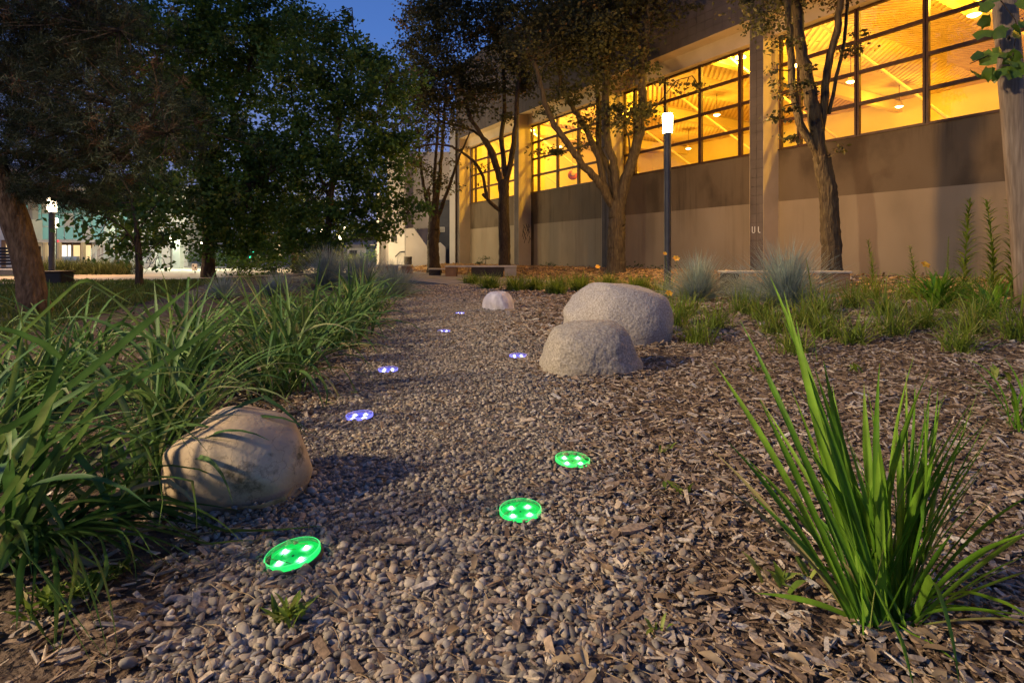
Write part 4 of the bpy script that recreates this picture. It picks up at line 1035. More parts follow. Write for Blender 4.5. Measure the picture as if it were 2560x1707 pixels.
# ------------------------------------------------------------------ fine grasses
def tuft(name, label, base, n, L, w, mat, spread, lo, hi, bend, seed, group, cat='grass clump', tmean=0.5):
    g = np.random.default_rng(seed); mb = MB(); base = np.asarray(base, float)
    VV = []; QQ = []; TT = []; off = 0
    for k in range(n):
        az = g.uniform(0, 6.283); l = L * g.uniform(0.55, 1.1); e0 = R(g.uniform(lo, hi)); bd = R(g.uniform(*bend))
        b = base + [g.normal(0, spread), g.normal(0, spread), 0]
        a = az; m = 5; P = np.zeros((m, 3)); P[0] = b
        for j in range(1, m):
            e = e0 - bd * (j / m) ** 1.4
            P[j] = P[j - 1] + l / (m - 1) * np.array([math.cos(e) * math.cos(a), math.cos(e) * math.sin(a), math.sin(e)])
        P[:, 2] = np.maximum(P[:, 2], base[2] + 0.01)
        s = np.array([-math.sin(a), math.cos(a), g.normal(0, 0.4)]); s /= np.linalg.norm(s)
        ww = w * np.array([0.8, 1, 0.9, 0.6, 0.05])[:, None] / 2
        VV.append(np.concatenate([P + s * ww, P - s * ww])); QQ.append(np.array([(j, j + 1, j + 1 + m, j + m) for j in range(m - 1)]) + off); off += 2 * m
        TT.append(np.clip(np.full(2 * m, g.normal(tmean, 0.22)), 0, 1))
    mb.add(np.concatenate(VV), np.concatenate(QQ), tint=np.concatenate(TT))
    o = mb.build(name, mat, None, off=base, smooth=True, loc=tuple(base))
    return tag(o, label, cat, group)
def blue(px, py, r, n, lab, seed):
    b = gp(px, py); b[2] -= 0.01
    tuft('blue_fescue', lab, b, n, r, 0.0042 + 0.0004 * b[1], MT['bluegrass'], 0.06, 18, 88, (5, 55), seed, 'blue fescue clumps', tmean=0.5)
blue(1745, 752, 0.88, 1500, 'blue fescue clump just right of the lamp post foot', 1)
blue(1965, 768, 0.95, 1800, 'wide blue fescue clump between lamp post and slim forked tree', 2)
blue(1860, 748, 0.6, 700, 'smaller blue fescue clump squeezed between the two larger ones', 3)
blue(820, 716, 1.1, 1700, 'dark grey-blue fescue mound left of the path end', 4)
blue(905, 722, 1.0, 1500, 'pale fescue mound closest to the benches', 5)
blue(690, 738, 0.55, 700, 'low grey fescue clump on the bare mulch', 6)
blue(985, 742, 0.8, 1200, 'grey fescue clump at the path edge behind the last daylily', 7)
blue(560, 745, 0.5, 600, 'low fescue clump next to the large leafy tree trunk', 8)
def green(px, py, L_, n, lab, seed, w_=0.006, hi=86, bend=(10, 80)):
    b = gp(px, py); b[2] -= 0.01
    tuft('grass_tuft', lab, b, n, L_, w_ * (0.6 + 0.09 * b[1]), MT['tuft'], 0.03 + 0.005 * b[1], 42, hi, bend, seed, 'green grass tufts', tmean=0.45)
TU = [(1225, 722, .5, 'bright grass tuft in front of the concrete bench block'), (1290, 728, .5, 'bright grass tuft behind the small pale stone'), (1340, 726, .45, 'grass tuft before the orange mulch left of the thick forked tree'),
      (1390, 735, .5, 'grass tuft left of the largest granite boulder'), (1450, 728, .55, 'tall grass tuft behind the largest granite boulder'), (1520, 725, .5, 'grass tuft in front of the thick forked tree trunk'),
      (1600, 730, .5, 'grass tuft left of the lamp post foot'), (1180, 712, .4, 'short grass tuft at the walkway edge'), (1660, 742, .5, 'grass tuft at the foot of the lamp post'),
      (1690, 815, .42, 'grass tuft right of the granite boulders'), (1790, 822, .35, 'low grass tuft in mulch right of the granite boulders'), (1860, 785, .4, 'grass tuft in front of the wide blue fescue'),
      (2050, 790, .42, 'grass tuft right of the wide blue fescue'), (2060, 845, .4, 'fine grass tuft in the mulch below the rusty bench end'), (1930, 835, .35, 'grass tuft leaning over mulch below the blue fescue'),
      (2180, 752, .5, 'bright yellow-green grass tuft beside the rusty bench end'), (2130, 770, .42, 'grass tuft right below the rusty bench end'), (2280, 755, .5, 'grass tuft below the yellow poppy'),
      (2360, 770, .55, 'dense dark grass tuft right of the yellow poppy'), (2440, 780, .5, 'arching grass tuft under the tall leafy stems'), (2500, 745, .5, 'yellowish grass tuft at the foot of the wooden post'),
      (2540, 850, .45, 'grass tuft at the right picture edge below the post'),
      (1745, 860, .3, 'small sparse tuft in mulch nearest the granite boulders shadow'), (1990, 885, .33, 'sparse tuft just above the iris tips'), (2230, 840, .38, 'low tuft in mulch between poppy and iris'), (2400, 880, .3, 'low tuft in mulch left of the slim edge clump'), (2130, 860, .34, 'yellowing tuft in mulch above the middle iris leaves'),
      (1720, 790, .4, 'tuft squeezed between largest boulder and blue fescue'), (1905, 800, .38, 'tuft in front of the fescue pair centre'), (2010, 815, .36, 'leaning tuft right in front of the wide blue fescue'), (2210, 790, .42, 'full tuft left of the broad leaved dark clump'), (2310, 820, .4, 'full tuft just in front of the broad leaved dark clump'), (2430, 835, .42, 'full tuft in front of the arching broad clump')]
for k, (px, py, L_, lab) in enumerate(TU): green(px, py, L_ * (0.95 if px < 1650 else 1.1), 300 if px < 1650 else 120, lab, 100 + k, 0.0085)
def wide_tuft(px, py, L_, n, lab, seed, w_):
    b = gp(px, py); b[2] -= 0.01
    g = np.random.default_rng(seed); th = thing('sedge_clump', lab, 'plant', tuple(b)); mb = MB()
    for k in range(n):
        V, Q, tt = strap(b + [g.normal(0, .04), g.normal(0, .04), 0], g.uniform(0, 6.28), L_ * g.uniform(.6, 1.1), w_, R(g.uniform(45, 85)), R(g.uniform(20, 110)), 8, None, g.normal(0, .3), .3, g.normal(0, .3))
        mb.add(V, Q, tint=leaf_tint(tt, g.uniform(0.1, 0.8)))
    mb.build('foliage', MT['iris'], th, off=b, smooth=True)
wide_tuft(2345, 775, 0.62, 60, 'broad leaved dark green clump in front of the tall leafy stems', 7, 0.028)
wide_tuft(2480, 800, 0.55, 40, 'arching broad leaved clump near the wooden post', 8, 0.024)
wide_tuft(2570, 1080, 0.42, 22, 'slim green clump cut by the right picture edge', 9, 0.011)
# lone upright blades in the mid bed
for k, (px, py, h_, lab) in enumerate(((1680, 845, .42, 'single tall bright blade beside the largest granite boulder'), (2035, 905, .38, 'loose pair of blades standing in the mulch'),)):
    b = gp(px, py); th = thing('grass_shoot', lab, 'plant', tuple(b))
    for j in range(3):
        V, Q, tt = strap(b + [rng.normal(0, .02), rng.normal(0, .02), 0], rng.uniform(0, 6.28), h_ * rng.uniform(.6, 1.1), 0.012, R(83), R(14), 8); MB().add(V, Q, tint=leaf_tint(tt, 0.6)).build('leaf', MT['iris'], th, off=b, smooth=True)
# small broadleaf weeds in mulch and gravel
def weed(px, py, r, n, lab, seed, mat='tuft'):
    b = gp(px, py); g = np.random.default_rng(seed); th = thing('weed', lab, 'weed', tuple(b), 0, 'small weeds'); mb = MB()
    for k in range(n):
        V, Q, tt = strap(b + [g.normal(0, r * .25), g.normal(0, r * .25), 0.004], g.uniform(0, 6.28), r * g.uniform(.5, 1.1), r * g.uniform(.12, .3), R(g.uniform(15, 70)), R(g.uniform(10, 60)), 5, None, 0, .25)
        mb.add(V, Q, tint=g.uniform(0, .8))
    mb.build('leaves', MT[mat], th, off=b, smooth=True)
for k, a in enumerate([(1950, 1470, .07, 9, 'small dandelion-like weed left of the iris base'), (2010, 1440, .05, 7, 'tiny weed close to the iris base'), (1660, 1130, .05, 7, 'weed among chips right of the third green light'),
          (1700, 1230, .06, 8, 'weed in the mulch below the iris tips'), (720, 1555, .06, 26, 'mossy weed patch in the gravel at bottom'), (110, 1530, .06, 30, 'mossy weed patch under the nearest daylily'),
          (210, 1490, .06, 30, 'feathery weed under the arching daylily leaves'), (300, 1440, .05, 24, 'feathery weed left of the nearest green light'), (1900, 930, .09, 8, 'pale weed in mid mulch'), (2140, 930, .08, 7, 'weed in mulch behind the iris'),
          (2500, 950, .1, 9, 'broad weed at right under the post'), (1640, 1590, .04, 8, 'tiny weed at bottom left of the iris')]): weed(*a, 300 + k)

# tall leafy stems
def tall_stem(px, py, top, lab, seed, w_=0.026, ll=0.26, lean=0):
    b = gp(px, py); g = np.random.default_rng(seed)
    H = (py - top) / F * b[1]
    th = thing('goldenrod_plant', lab, 'plant', tuple(b), 0, 'tall leafy stems'); mb = MB()
    P = [b + [lean * t * t + 0.02 * math.sin(4 * t), 0, H * t] for t in np.linspace(0, 1, 9)]
    MB().tube(P, np.linspace(0.010, 0.003, 9), 5, True, 0.3).build('stem', MT['tuft'], th, off=b)
    n = int(H / 0.011)
    for k in range(n):
        t = 0.12 + 0.88 * k / n; c = b + np.array([lean * t * t + 0.02 * math.sin(4 * t), 0, H * t])
        V, Q, tt = strap(c, k * 2.4 + g.normal(0, .3), ll * (1.15 - 0.75 * t) * g.uniform(.7, 1.1), w_ * (1.1 - .4 * t), R(g.uniform(25, 60)), R(g.uniform(10, 60)), 5, None, 0, .3)
        mb.add(V, Q, tint=g.uniform(0, .6))
    mb.build('leaves', MT['tuft'], th, off=b, smooth=True)
    return th, b + np.array([lean, 0, H])
tall_stem(2405, 760, 500, 'tallest leafy stem of the three before the pale wall', 1, lean=0.12)
tall_stem(2480, 762, 500, 'leafy stem between the tallest one and the wooden post', 2, lean=-0.05)
tall_stem(2528, 760, 505, 'leafy stem right against the wooden post', 3, lean=0.0)
tall_stem(2180, 740, 602, 'slim leafy stem right of the rusty bench end', 4, 0.018, 0.2, -0.06)
tall_stem(2285, 745, 615, 'slim leafy stem left of the yellow poppy', 5, 0.018, 0.2, -0.06)
tall_stem(2365, 720, 592, 'short small-leaved stem between poppy and tall stems', 6, 0.02, 0.07, 0.06)
tall_stem(2025, 790, 645, 'thin weed stem in front of the blue fescue', 7, 0.006, 0.06, -0.03)
# flowers
def flower(px, py, base_py, r, lab, seed, petals=6):
    b = gp(px + 8, base_py); p = at(px, py, b[1]); g = np.random.default_rng(seed)
    th = thing('flower', lab, 'flower', tuple(b), 0, 'yellow and orange flowers')
    MB().tube(lerp_path([b, (b + p) / 2 + [0.02, 0, 0.05], p], 6), 0.004, 4, tint=0.4).build('stem', MT['tuft'], th, off=b)
    for k in range(petals):
        a = k * 6.283 / petals
        V, Q, tt = strap(p, a, r * 1.2, r * 0.9, R(35), R(55), 5, None, 0, 0.25)
        # tip the bloom toward the viewer
        d = V - p; Rt = np.array(Matrix.Rotation(R(50), 3, 'X')); V = d @ Rt.T + p
        MB().add(V, Q, tint=g.uniform(0, 1)).build('petal', MT['flower'], th, off=b, smooth=True)
flower(2312, 664, 745, 0.07, 'single yellow poppy before the pale wall', 1, 5)
flower(1494, 668, 722, 0.055, 'yellow daylily bloom left of the thick forked trunk', 2)
flower(1690, 648, 735, 0.07, 'orange daylily bloom beside the lamp post', 4)
flower(1662, 635, 735, 0.04, 'pale yellow bud in front of the lamp post', 5)
flower(1672, 735, 775, 0.05, 'low orange bloom below the lamp post beside the boulder', 6)

# ------------------------------------------------------------------ trees
LEAF = np.array([(0, 0, 0), (0.5, 0.36, 0.10), (1.0, 0, -0.06), (0.5, -0.36, 0.10)])
def rand_frames(n, droop=0.3, seed_rng=rng):
    a = seed_rng.uniform(0, 2 * np.pi, n); e = seed_rng.normal(-droop, 0.5, n); r = seed_rng.normal(0, 0.9, n)
    X = np.stack([np.cos(e) * np.cos(a), np.cos(e) * np.sin(a), np.sin(e)], -1)
    S = np.stack([-np.sin(a), np.cos(a), np.zeros(n)], -1); U = np.cross(X, S)
    S2 = S * np.cos(r)[:, None] + U * np.sin(r)[:, None]; U2 = np.cross(X, S2)
    return np.stack([X, S2, U2], 1)
def leaves_mesh(P, size, droop=0.3):
    n = len(P); Fm = rand_frames(n, droop); s = size * rng.uniform(0.6, 1.25, n)
    L = LEAF[None] * s[:, None, None]
    W = np.einsum('nkj,nji->nki', L, Fm) + P[:, None, :]
    i = (np.arange(n) * 4)[:, None]
    T = np.concatenate([i + [0, 1, 2], i + [0, 2, 3]])
    return W.reshape(-1, 3), T
def crown_points(clusters, Y, leaf):
    """clusters: (px, py, rx, ry, cover[, dY]) in picture units at depth Y; returns leaf positions, clump centres"""
    PP = []; CC = []; TT = []
    for c in clusters:
        px, py, rx, ry, cover = c[:5]; dY = c[5] if len(c) > 5 else 0
        y = Y + dY; k = y / F
        ctr = at(px, py, y); ax = np.array([rx * k, min(rx, 1.3 * ry) * k * 0.9, ry * k])
        area = math.pi * ax[0] * ax[2]; n = int(cover * area / (0.36 * leaf * leaf))
        nc = max(2, n // 60)
        d = rng.standard_normal((nc, 3)); d /= np.linalg.norm(d, axis=1)[:, None]
        cc = ctr + d * (rng.uniform(0, 1, nc) ** 0.42)[:, None] * ax
        w_ = rng.integers(0, nc, n)
        sp = np.minimum(ax, 0.45) * [0.55, 0.55, 0.34] * rng.uniform(0.5, 1.3, (nc, 1))
        PP.append(cc[w_] + rng.standard_normal((n, 3)) * sp[w_]); CC.append(cc)
        tc_ = rng.normal(0.45, 0.18, nc)
        TT.append(np.clip(tc_[w_] + rng.normal(0, 0.12, n), 0, 1))
    return np.concatenate(PP), np.concatenate(CC), np.concatenate(TT)
def tree(name, label, Y, trunk, tr, limbs, clusters, leaf, bark, leafmat, cat='tree', group=None, dz=None, twigs=0.5, extra=None, droop=0.3, cover=1.0):
    T = [at(px, py, Y + (q[0] if q else 0)) for px, py, *q in trunk]
    base = T[0].copy(); base[2] = float(gh(base[0], base[1])) - 0.05; T[0] = base
    th = thing(name, label, cat, tuple(base), 0, group)
    P = lerp_path(T, 40); P[1:-1] += rng.normal(0, tr[0] * 0.03, (38, 3)) * [1, 1, 0]
    r = np.interp(np.linspace(0, 1, 40), [0, 0.07, 0.2, 1], [tr[0] * 1.35, tr[0] * 1.08, tr[0], tr[1]])
    MB().tube(P, r, 28, True, wob=0.012, ridge=0.05).build('trunk', MT[bark], th, off=base, smooth=True)
    ends = [P[j] for j in range(20, 40, 3)]
    for pts, r0, r1, *dy in limbs:
        d = dy[0] if dy else 0.0; m = len(pts)
        L_ = [at(px, py, Y + d * i / (m - 1)) for i, (px, py) in enumerate(pts)]
        n = max(10, 5 * m); P = lerp_path(L_, n)
        P[1:-1] = 0.25 * P[:-2] + 0.5 * P[1:-1] + 0.25 * P[2:]; P[2:-1] += rng.normal(0, r0 * 0.12, (n - 3, 3))
        MB().tube(P, np.linspace(r0, r1, n), 14, True, wob=0.02, ridge=0.05).build('limb', MT[bark], th, off=base, smooth=True)
        ends += [P[j] for j in range(n // 3, n)]
    lp, cc, tt = crown_points([(c[0], c[1], c[2], c[3], c[4] * cover, *c[5:]) for c in clusters], Y, leaf)
    V, Tr = leaves_mesh(lp, leaf, droop)
    me = make_mesh('crown', V - base, Tr, False, np.repeat(tt, 4)); obj('crown', me, MT[leafmat], th)
    if twigs:
        mb = MB(); ends = np.array(ends)
        sel = rng.choice(len(cc), int(len(cc) * twigs), replace=False)
        for c in cc[sel]:
            d = np.linalg.norm(ends - c, axis=1); e = ends[int(np.argmin(d))]
            if d.min() > 2.2: continue
            m_ = (e + c) / 2 + rng.normal(0, 0.12, 3) * d.min() * 0.5
            mb.tube(lerp_path([e, m_, c], 5), np.linspace(0.018, 0.006, 5), 4, False)
        if mb.n: tag(mb.build('twigs', MT[bark], th, off=base), kind='stuff')
    return th

tree('linden_tree', 'thick mossy tree forking low into many limbs behind the lamp post', 17.3, [(1541, 700), (1541, 600), (1543, 500)], (0.265, 0.24),
     [([(1541, 525), (1520, 497), (1496, 453), (1458, 415), (1432, 377), (1386, 313), (1361, 257), (1335, 150)], 0.13, 0.06, -0.8),
      ([(1543, 530), (1514, 479), (1496, 390), (1473, 339), (1432, 270), (1407, 234), (1390, 120)], 0.12, 0.05, 0.6),
      ([(1540, 500), (1519, 415), (1495, 369), (1496, 288), (1493, 198), (1470, 60)], 0.10, 0.05, 1.0),
      ([(1545, 520), (1535, 415), (1520, 364), (1516, 288), (1519, 211), (1520, 80)], 0.14, 0.08, -0.4),
      ([(1545, 530), (1558, 474), (1580, 402), (1598, 339), (1606, 237), (1608, 160), (1615, 70), (1628, -40)], 0.17, 0.09, -0.9),
      ([(1578, 420), (1572, 345), (1560, 310)], 0.04, 0.02, -0.8), ([(1600, 310), (1640, 268), (1690, 202), (1730, 190)], 0.025, 0.01, -1.5)],
     [(1380, 110, 130, 100, 2.4), (1500, 100, 130, 100, 2.4, -1), (1430, 10, 180, 90, 2.6), (1570, 40, 100, 80, 2.2), (1620, 10, 90, 50, 1.8, -0.8), (1540, 180, 90, 60, 1.6, -.5), (1420, 220, 80, 45, 1.4),
      (1565, 285, 45, 38, 1.8, -1.2), (1520, 270, 40, 30, 1.2, -1), (1610, 270, 40, 35, 1.3, -1.5), (1545, 320, 30, 22, 1.2, -1.2), (1395, 378, 42, 22, 1.5, -.5), (1440, 300, 55, 30, 0.8), (1480, 335, 38, 30, 0.7, .5),
      (1728, 205, 36, 17, 1.5, -1.5), (1640, 215, 30, 18, 0.9, -1.2), (1455, 345, 40, 25, .6), (1500, -140, 320, 120, 1.6), (1700, 5, 50, 16, 1.2, -1), (1370, 300, 40, 25, .8)], 0.12, 'mossy_bark', 'leaf_linden', cover=1.4, group='lindens along the hall')
tree('linden_tree', 'dark tree with a curved low limb reaching left, behind the long bench', 22.0, [(1262, 700), (1261, 600), (1259, 500), (1262, 450)], (0.225, 0.19),
     [([(1258, 535), (1230, 510), (1206, 485)], 0.08, 0.06, -0.3), ([(1240, 520), (1218, 499), (1208, 441), (1188, 405), (1152, 379), (1124, 364), (1081, 361), (1040, 369)], 0.075, 0.03, -1.5),
      ([(1258, 500), (1244, 428), (1234, 384), (1203, 339), (1175, 295), (1150, 200)], 0.13, 0.05), ([(1236, 384), (1218, 351), (1183, 328), (1142, 313), (1106, 308), (1060, 260)], 0.07, 0.03, 1.0),
      ([(1262, 470), (1280, 390), (1290, 313), (1292, 257), (1300, 120)], 0.12, 0.06, -0.6), ([(1264, 440), (1252, 339), (1262, 267), (1255, 100)], 0.11, 0.05, 0.8), ([(1244, 440), (1222, 380), (1205, 340)], 0.05, .03)],
     [(1100, 60, 95, 75, 2.6), (1200, 50, 110, 85, 2.6), (1290, 80, 90, 95, 2.4), (1120, 180, 95, 70, 2.4), (1220, 200, 90, 65, 2.2), (1075, 250, 55, 45, 2.0), (1180, 265, 75, 30, 1.6), (1310, 185, 60, 60, 2.0),
      (1345, 60, 60, 60, 2.0), (1200, -120, 200, 110, 2.0), (1240, 300, 50, 22, 0.8), (1130, 300, 60, 24, 1.0), (1195, 425, 40, 14, .5), (1210, 460, 25, 10, .4), (1160, 380, 20, 12, .4), (1090, 20, 60, 60, 2)], 0.13, 'bark', 'leaf_linden', cover=1.3, group='lindens along the hall')
tree('linden_tree', 'dark broad-based tree before the stair annex', 23.5, [(1085, 690), (1083, 610), (1087, 530)], (0.26, 0.22),
     [([(1082, 560), (1062, 480), (1050, 410), (1045, 330)], 0.09, 0.03), ([(1087, 550), (1098, 460), (1105, 370), (1110, 300), (1115, 180)], 0.10, 0.04, 0.7), ([(1092, 550), (1122, 470), (1145, 400), (1175, 330)], 0.09, 0.03, -0.6),
      ([(1085, 540), (1086, 440), (1092, 360), (1098, 250)], 0.09, 0.04, -0.4), ([(1090, 600), (1080, 540), (1070, 470)], 0.07, .03, -.5)],
     [(1065, 430, 45, 55, 0.8), (1110, 470, 40, 45, 0.6), (1055, 330, 60, 45, 1.8), (1095, 270, 70, 60, 2.0), (1035, 240, 50, 60, 2.2), (1075, 150, 80, 70, 2.4), (1040, 400, 30, 40, 1.2), (1090, 520, 30, 25, .7), (1125, 400, 30, 30, .4), (1060, 40, 60, 60, 2.0), (1030, 130, 40, 40, 1.6)], 0.12, 'bark', 'leaf_linden', cover=1.3, group='lindens along the hall')
tree('linden_tree', 'slim forked tree standing close to the hall right of the tiled pillar', 12.0, [(2080, 730), (2077, 600), (2070, 480), (2052, 390)], (0.195, 0.165),
     [([(2055, 410), (2030, 270), (2005, 130), (1987, 20), (1975, -120)], 0.155, 0.10), ([(2052, 330), (2070, 165), (2094, 73), (2105, -20), (2110, -140)], 0.085, 0.06, -.3), ([(2072, 285), (2092, 190), (2113, 95), (2118, 0), (2125, -90)], 0.04, 0.03, .2),
      ([(2052, 400), (2002, 315), (1984, 240), (1977, 150), (1972, 60), (1965, -60)], 0.085, 0.06, -0.5)],
     [(1905, 45, 55, 30, 1.7, -.6), (1880, 8, 50, 25, 1.6, -.5), (1960, 105, 36, 22, 1.5, -.7), (1985, 215, 38, 16, 1.2, -.7), (1962, 285, 44, 14, 1.6, -.8), (1972, 345, 30, 14, 1.6, -.9), (2128, 112, 32, 18, 1.5, -.3), (2150, 85, 28, 10, 1.2, -.3), (1990, 5, 70, 36, 1.8),
      (2090, 10, 40, 25, 1.2), (2108, 376, 22, 8, 0.9, -.5), (2035, 165, 30, 16, .8, -.4), (1935, 190, 18, 30, .8, -.5), (2020, 230, 30, 14, .7), (1990, -140, 330, 110, 2.0), (2100, 360, 15, 8, .7, -.5), (1955, 245, 26, 14, 1, -.6)], 0.095, 'mossy_bark', 'leaf_linden', cover=1.5, group='lindens along the hall')

# the big leafy trees on the left
tree('leafy_tree', 'large dark green tree with straight trunk in the lawn', 19.5, [(521, 700), (521, 600), (516, 480), (507, 350), (495, 180)], (0.185, 0.10),
     [([(516, 480), (470, 400), (430, 300), (400, 180)], 0.08, 0.03, -1), ([(512, 420), (570, 330), (610, 220), (640, 100)], 0.08, 0.03, 1), ([(507, 360), (480, 260), (470, 120)], 0.07, 0.03, .5), ([(518, 520), (570, 480), (650, 450), (720, 400)], .06, .02, -1.5), ([(517, 510), (440, 470), (360, 450)], .06, .02, -1)],
     [(450, 120, 230, 150, 2.3), (640, 110, 200, 150, 2.0, 1.5), (380, 320, 190, 140, 1.9, -1), (560, 330, 200, 150, 2.0), (480, 500, 210, 90, 2.0, -1.5), (660, 470, 160, 110, 1.8, .5), (320, 500, 120, 70, 1.6, -2), (560, -150, 300, 140, 2.0), (300, 80, 110, 110, 1.8), (560, 590, 110, 45, 1.4, -1), (400, 580, 90, 45, 1.3, -1), (640, 605, 100, 38, 1.5, -.5), (330, 590, 70, 35, 1.0, -1)], 0.15, 'bark', 'leaf_green', cover=2.2, group='leafy trees beyond the lawn')
tree('leafy_tree', 'leafy tree left of the annex with foliage hanging over the path end', 18.5, [(822, 700), (819, 600), (826, 500), (840, 380), (850, 220)], (0.11, 0.06),
     [([(826, 500), (780, 400), (740, 300), (720, 180)], 0.06, 0.02, .6), ([(832, 460), (890, 380), (940, 300), (970, 200)], 0.06, 0.02, -.6), ([(840, 360), (870, 230), (885, 120), (880, 20)], .04, .015), ([(824, 520), (900, 490), (980, 520), (1040, 545)], .04, .012, -1.5)],
     [(800, 200, 140, 140, 1.9), (930, 230, 110, 110, 2.0, -.5), (760, 380, 130, 100, 1.9), (900, 400, 130, 90, 2.2, -1), (980, 350, 70, 80, 2.0, -1), (840, 520, 130, 60, 1.9, -.6), (980, 480, 70, 50, 1.9, -1.4), (1030, 530, 45, 28, 1.5, -1.8), (720, 560, 90, 45, 1.7), (900, 590, 80, 25, 1.2), (885, 100, 55, 70, 1.1), (870, 40, 16, 40, .7), (770, 80, 80, 80, 1.4), (1010, 200, 50, 70, 1.4, .5), (820, 610, 60, 25, 1.2), (680, 620, 60, 30, 1.4), (905, 150, 60, 40, 1.4), (760, 610, 80, 32, 1.5), (930, 560, 70, 35, 1.5, -1)], 0.14, 'bark', 'leaf_green', cover=2.0, group='leafy trees beyond the lawn')
tree('leafy_tree', 'smaller tree behind the blue fescue with olive lit foliage', 25.0, [(738, 690), (737, 620), (735, 540)], (0.15, 0.10), [([(736, 580), (700, 500), (680, 430)], .07, .03), ([(736, 560), (780, 480), (800, 420)], .07, .03)],
     [(700, 570, 90, 55, 2.0), (790, 560, 80, 55, 2.0), (740, 470, 120, 70, 2.0), (840, 600, 60, 30, 1.2), (690, 640, 50, 25, 1.6), (640, 590, 50, 40, 1.5), (790, 640, 60, 20, 1.3), (860, 560, 60, 40, 1.4)], 0.14, 'bark', 'shrub', group='leafy trees beyond the lawn')
tree('young_tree', 'young thin tree with big lobed leaves in the lawn', 14.5, [(348, 712), (347, 640), (340, 560), (330, 500)], (0.085, 0.03),
     [([(345, 620), (310, 570), (270, 545), (230, 530)], .025, .01, -.8), ([(342, 580), (370, 540), (400, 500)], .025, .01), ([(346, 650), (380, 620), (410, 600)], .02, .008)],
     [(250, 535, 80, 34, .9), (330, 520, 80, 45, 1.1), (390, 590, 60, 40, 1.0), (230, 590, 40, 30, .6, -.6), (300, 580, 50, 30, .6), (180, 510, 60, 28, .8), (420, 540, 50, 50, 1.1), (350, 460, 90, 50, 1.4), (240, 640, 25, 12, .5), (280, 600, 70, 40, 1.1), (170, 560, 60, 40, .9, -.5), (330, 640, 50, 22, .7), (400, 640, 45, 25, .9)], 0.15, 'bark', 'leaf_green', droop=0.6)
# far dark trees closing the view
for k, (px, rx, Yf, lab) in enumerate(((420, 150, 46, 'dim tree crown behind the straight trunk across the pavement'), (640, 130, 42, 'dim bushy tree behind the green signal lamp'), (960, 90, 52, 'dim tree top showing behind the leafy tree by the annex'), (200, 160, 60, 'distant dim tree behind the glazed building'), (1010, 60, 48, 'distant dim crown just left of the annex roof'))):
    tree('distant_tree', lab, Yf, [(px, 668), (px + 3, 600), (px, 520)], (0.28, 0.15), [([(px, 580), (px - 40, 500)], .1, .05), ([(px, 570), (px + 40, 490)], .1, .05)],
         [(px, 470, rx, 100, 1.8), (px - rx * .3, 560, rx * .8, 60, 1.8), (px + rx * .4, 550, rx * .7, 70, 1.8)] + ([(px, 330, rx * .7, 110, 1.6)] if k in (2, 4) else []) + ([(px, 180, rx * .6, 120, 1.4)] if k in (2,) else []), 0.3, 'bark', 'leaf_linden' if k in (2, 4) else 'leaf_green', group='distant trees', twigs=0.3)

# leaning pine at the left edge
pb = at(88, 790, 7.4); pb[2] = float(gh(pb[0], pb[1])) - 0.05
pine = thing('pine_tree', 'leaning pine with curved brown trunk and dark needles overhead', 'tree', tuple(pb))
TP = [pb] + [at(*q) for q in ((84, 740, 7.4), (68, 650, 7.35), (42, 560, 7.3), (2, 455, 7.2), (-56, 340, 7.1), (-110, 200, 7.0), (-150, 20, 6.9), (-170, -250, 6.8))]
P = lerp_path(TP, 22); P[1:-1] = .25 * P[:-2] + .5 * P[1:-1] + .25 * P[2:]
MB().tube(P, np.interp(np.linspace(0, 1, 22), [0, .06, .3, 1], [0.21, 0.155, 0.150, 0.08]), 26, True, wob=0.012, ridge=0.05).build('trunk', MT['pine_bark'], pine, off=pb, smooth=True)
branches = [[(0, 440, 7.2), (60, 470, 7.0), (150, 497, 6.8), (270, 510, 6.6)], [(-110, 200, 7.0), (60, 190, 6.6), (220, 230, 6.3), (380, 300, 6.0), (470, 380, 5.9)], [(-130, 100, 7.0), (60, 60, 6.6), (200, 60, 6.3), (330, 90, 6.1)],
            [(-90, 260, 7.1), (60, 300, 6.8), (200, 340, 6.6), (330, 400, 6.4)], [(-150, -50, 7), (50, -60, 6.6), (240, -30, 6.3)], [(-100, 230, 7.0), (30, 150, 7.2), (150, 130, 7.4), (260, 150, 7.5)], [(-60, 330, 7.1), (40, 380, 7.3), (140, 400, 7.5), (250, 430, 7.6)]]
tips = []
for bpts in branches:
    P = lerp_path([at(*q) for q in bpts], 14); P[2:-1] += rng.normal(0, .02, (11, 3))
    MB().tube(P, np.linspace(0.035, 0.010, 14), 7, True).build('limb', MT['bark'], pine, off=pb, smooth=True)
    tips.append(P)
NP = []; NT = []; tw = MB()
first = True
for bi, P in enumerate(tips):
    dens = [0.35, 1.3, 1.3, 1.2, 1.2, 1.3, 1.1][bi]
    for k in range(int(380 * dens)):
        t = 0.25 + 0.75 * rng.uniform(); c = P[int(t * 13)]
        spread = 0.33 if bi else 0.10
        q = c + rng.normal(0, 1, 3) * [spread, spread, spread * 0.75]
        if rng.uniform() < .4: tw.tube([c, (c + q) / 2 + rng.normal(0, .03, 3), q], [.008, .006, .003], 3, False)
        m = 40; d = rng.standard_normal((m, 3)); d += [0.5, -0.1, -0.1]; d /= np.linalg.norm(d, axis=1)[:, None]
        l = rng.uniform(.07, .13, m)[:, None]; s = np.cross(d, rng.standard_normal((m, 3))); s /= np.linalg.norm(s, axis=1)[:, None]
        b0 = q + rng.normal(0, .03, (m, 3))
        NP.append(np.stack([b0 - s * .0032, b0 + s * .0032, b0 + d * l], 1).reshape(-1, 3))
        NT.append(np.full(3 * m, np.clip(rng.normal(.45, .2), 0, .9) if rng.uniform() > .06 else 1.0))
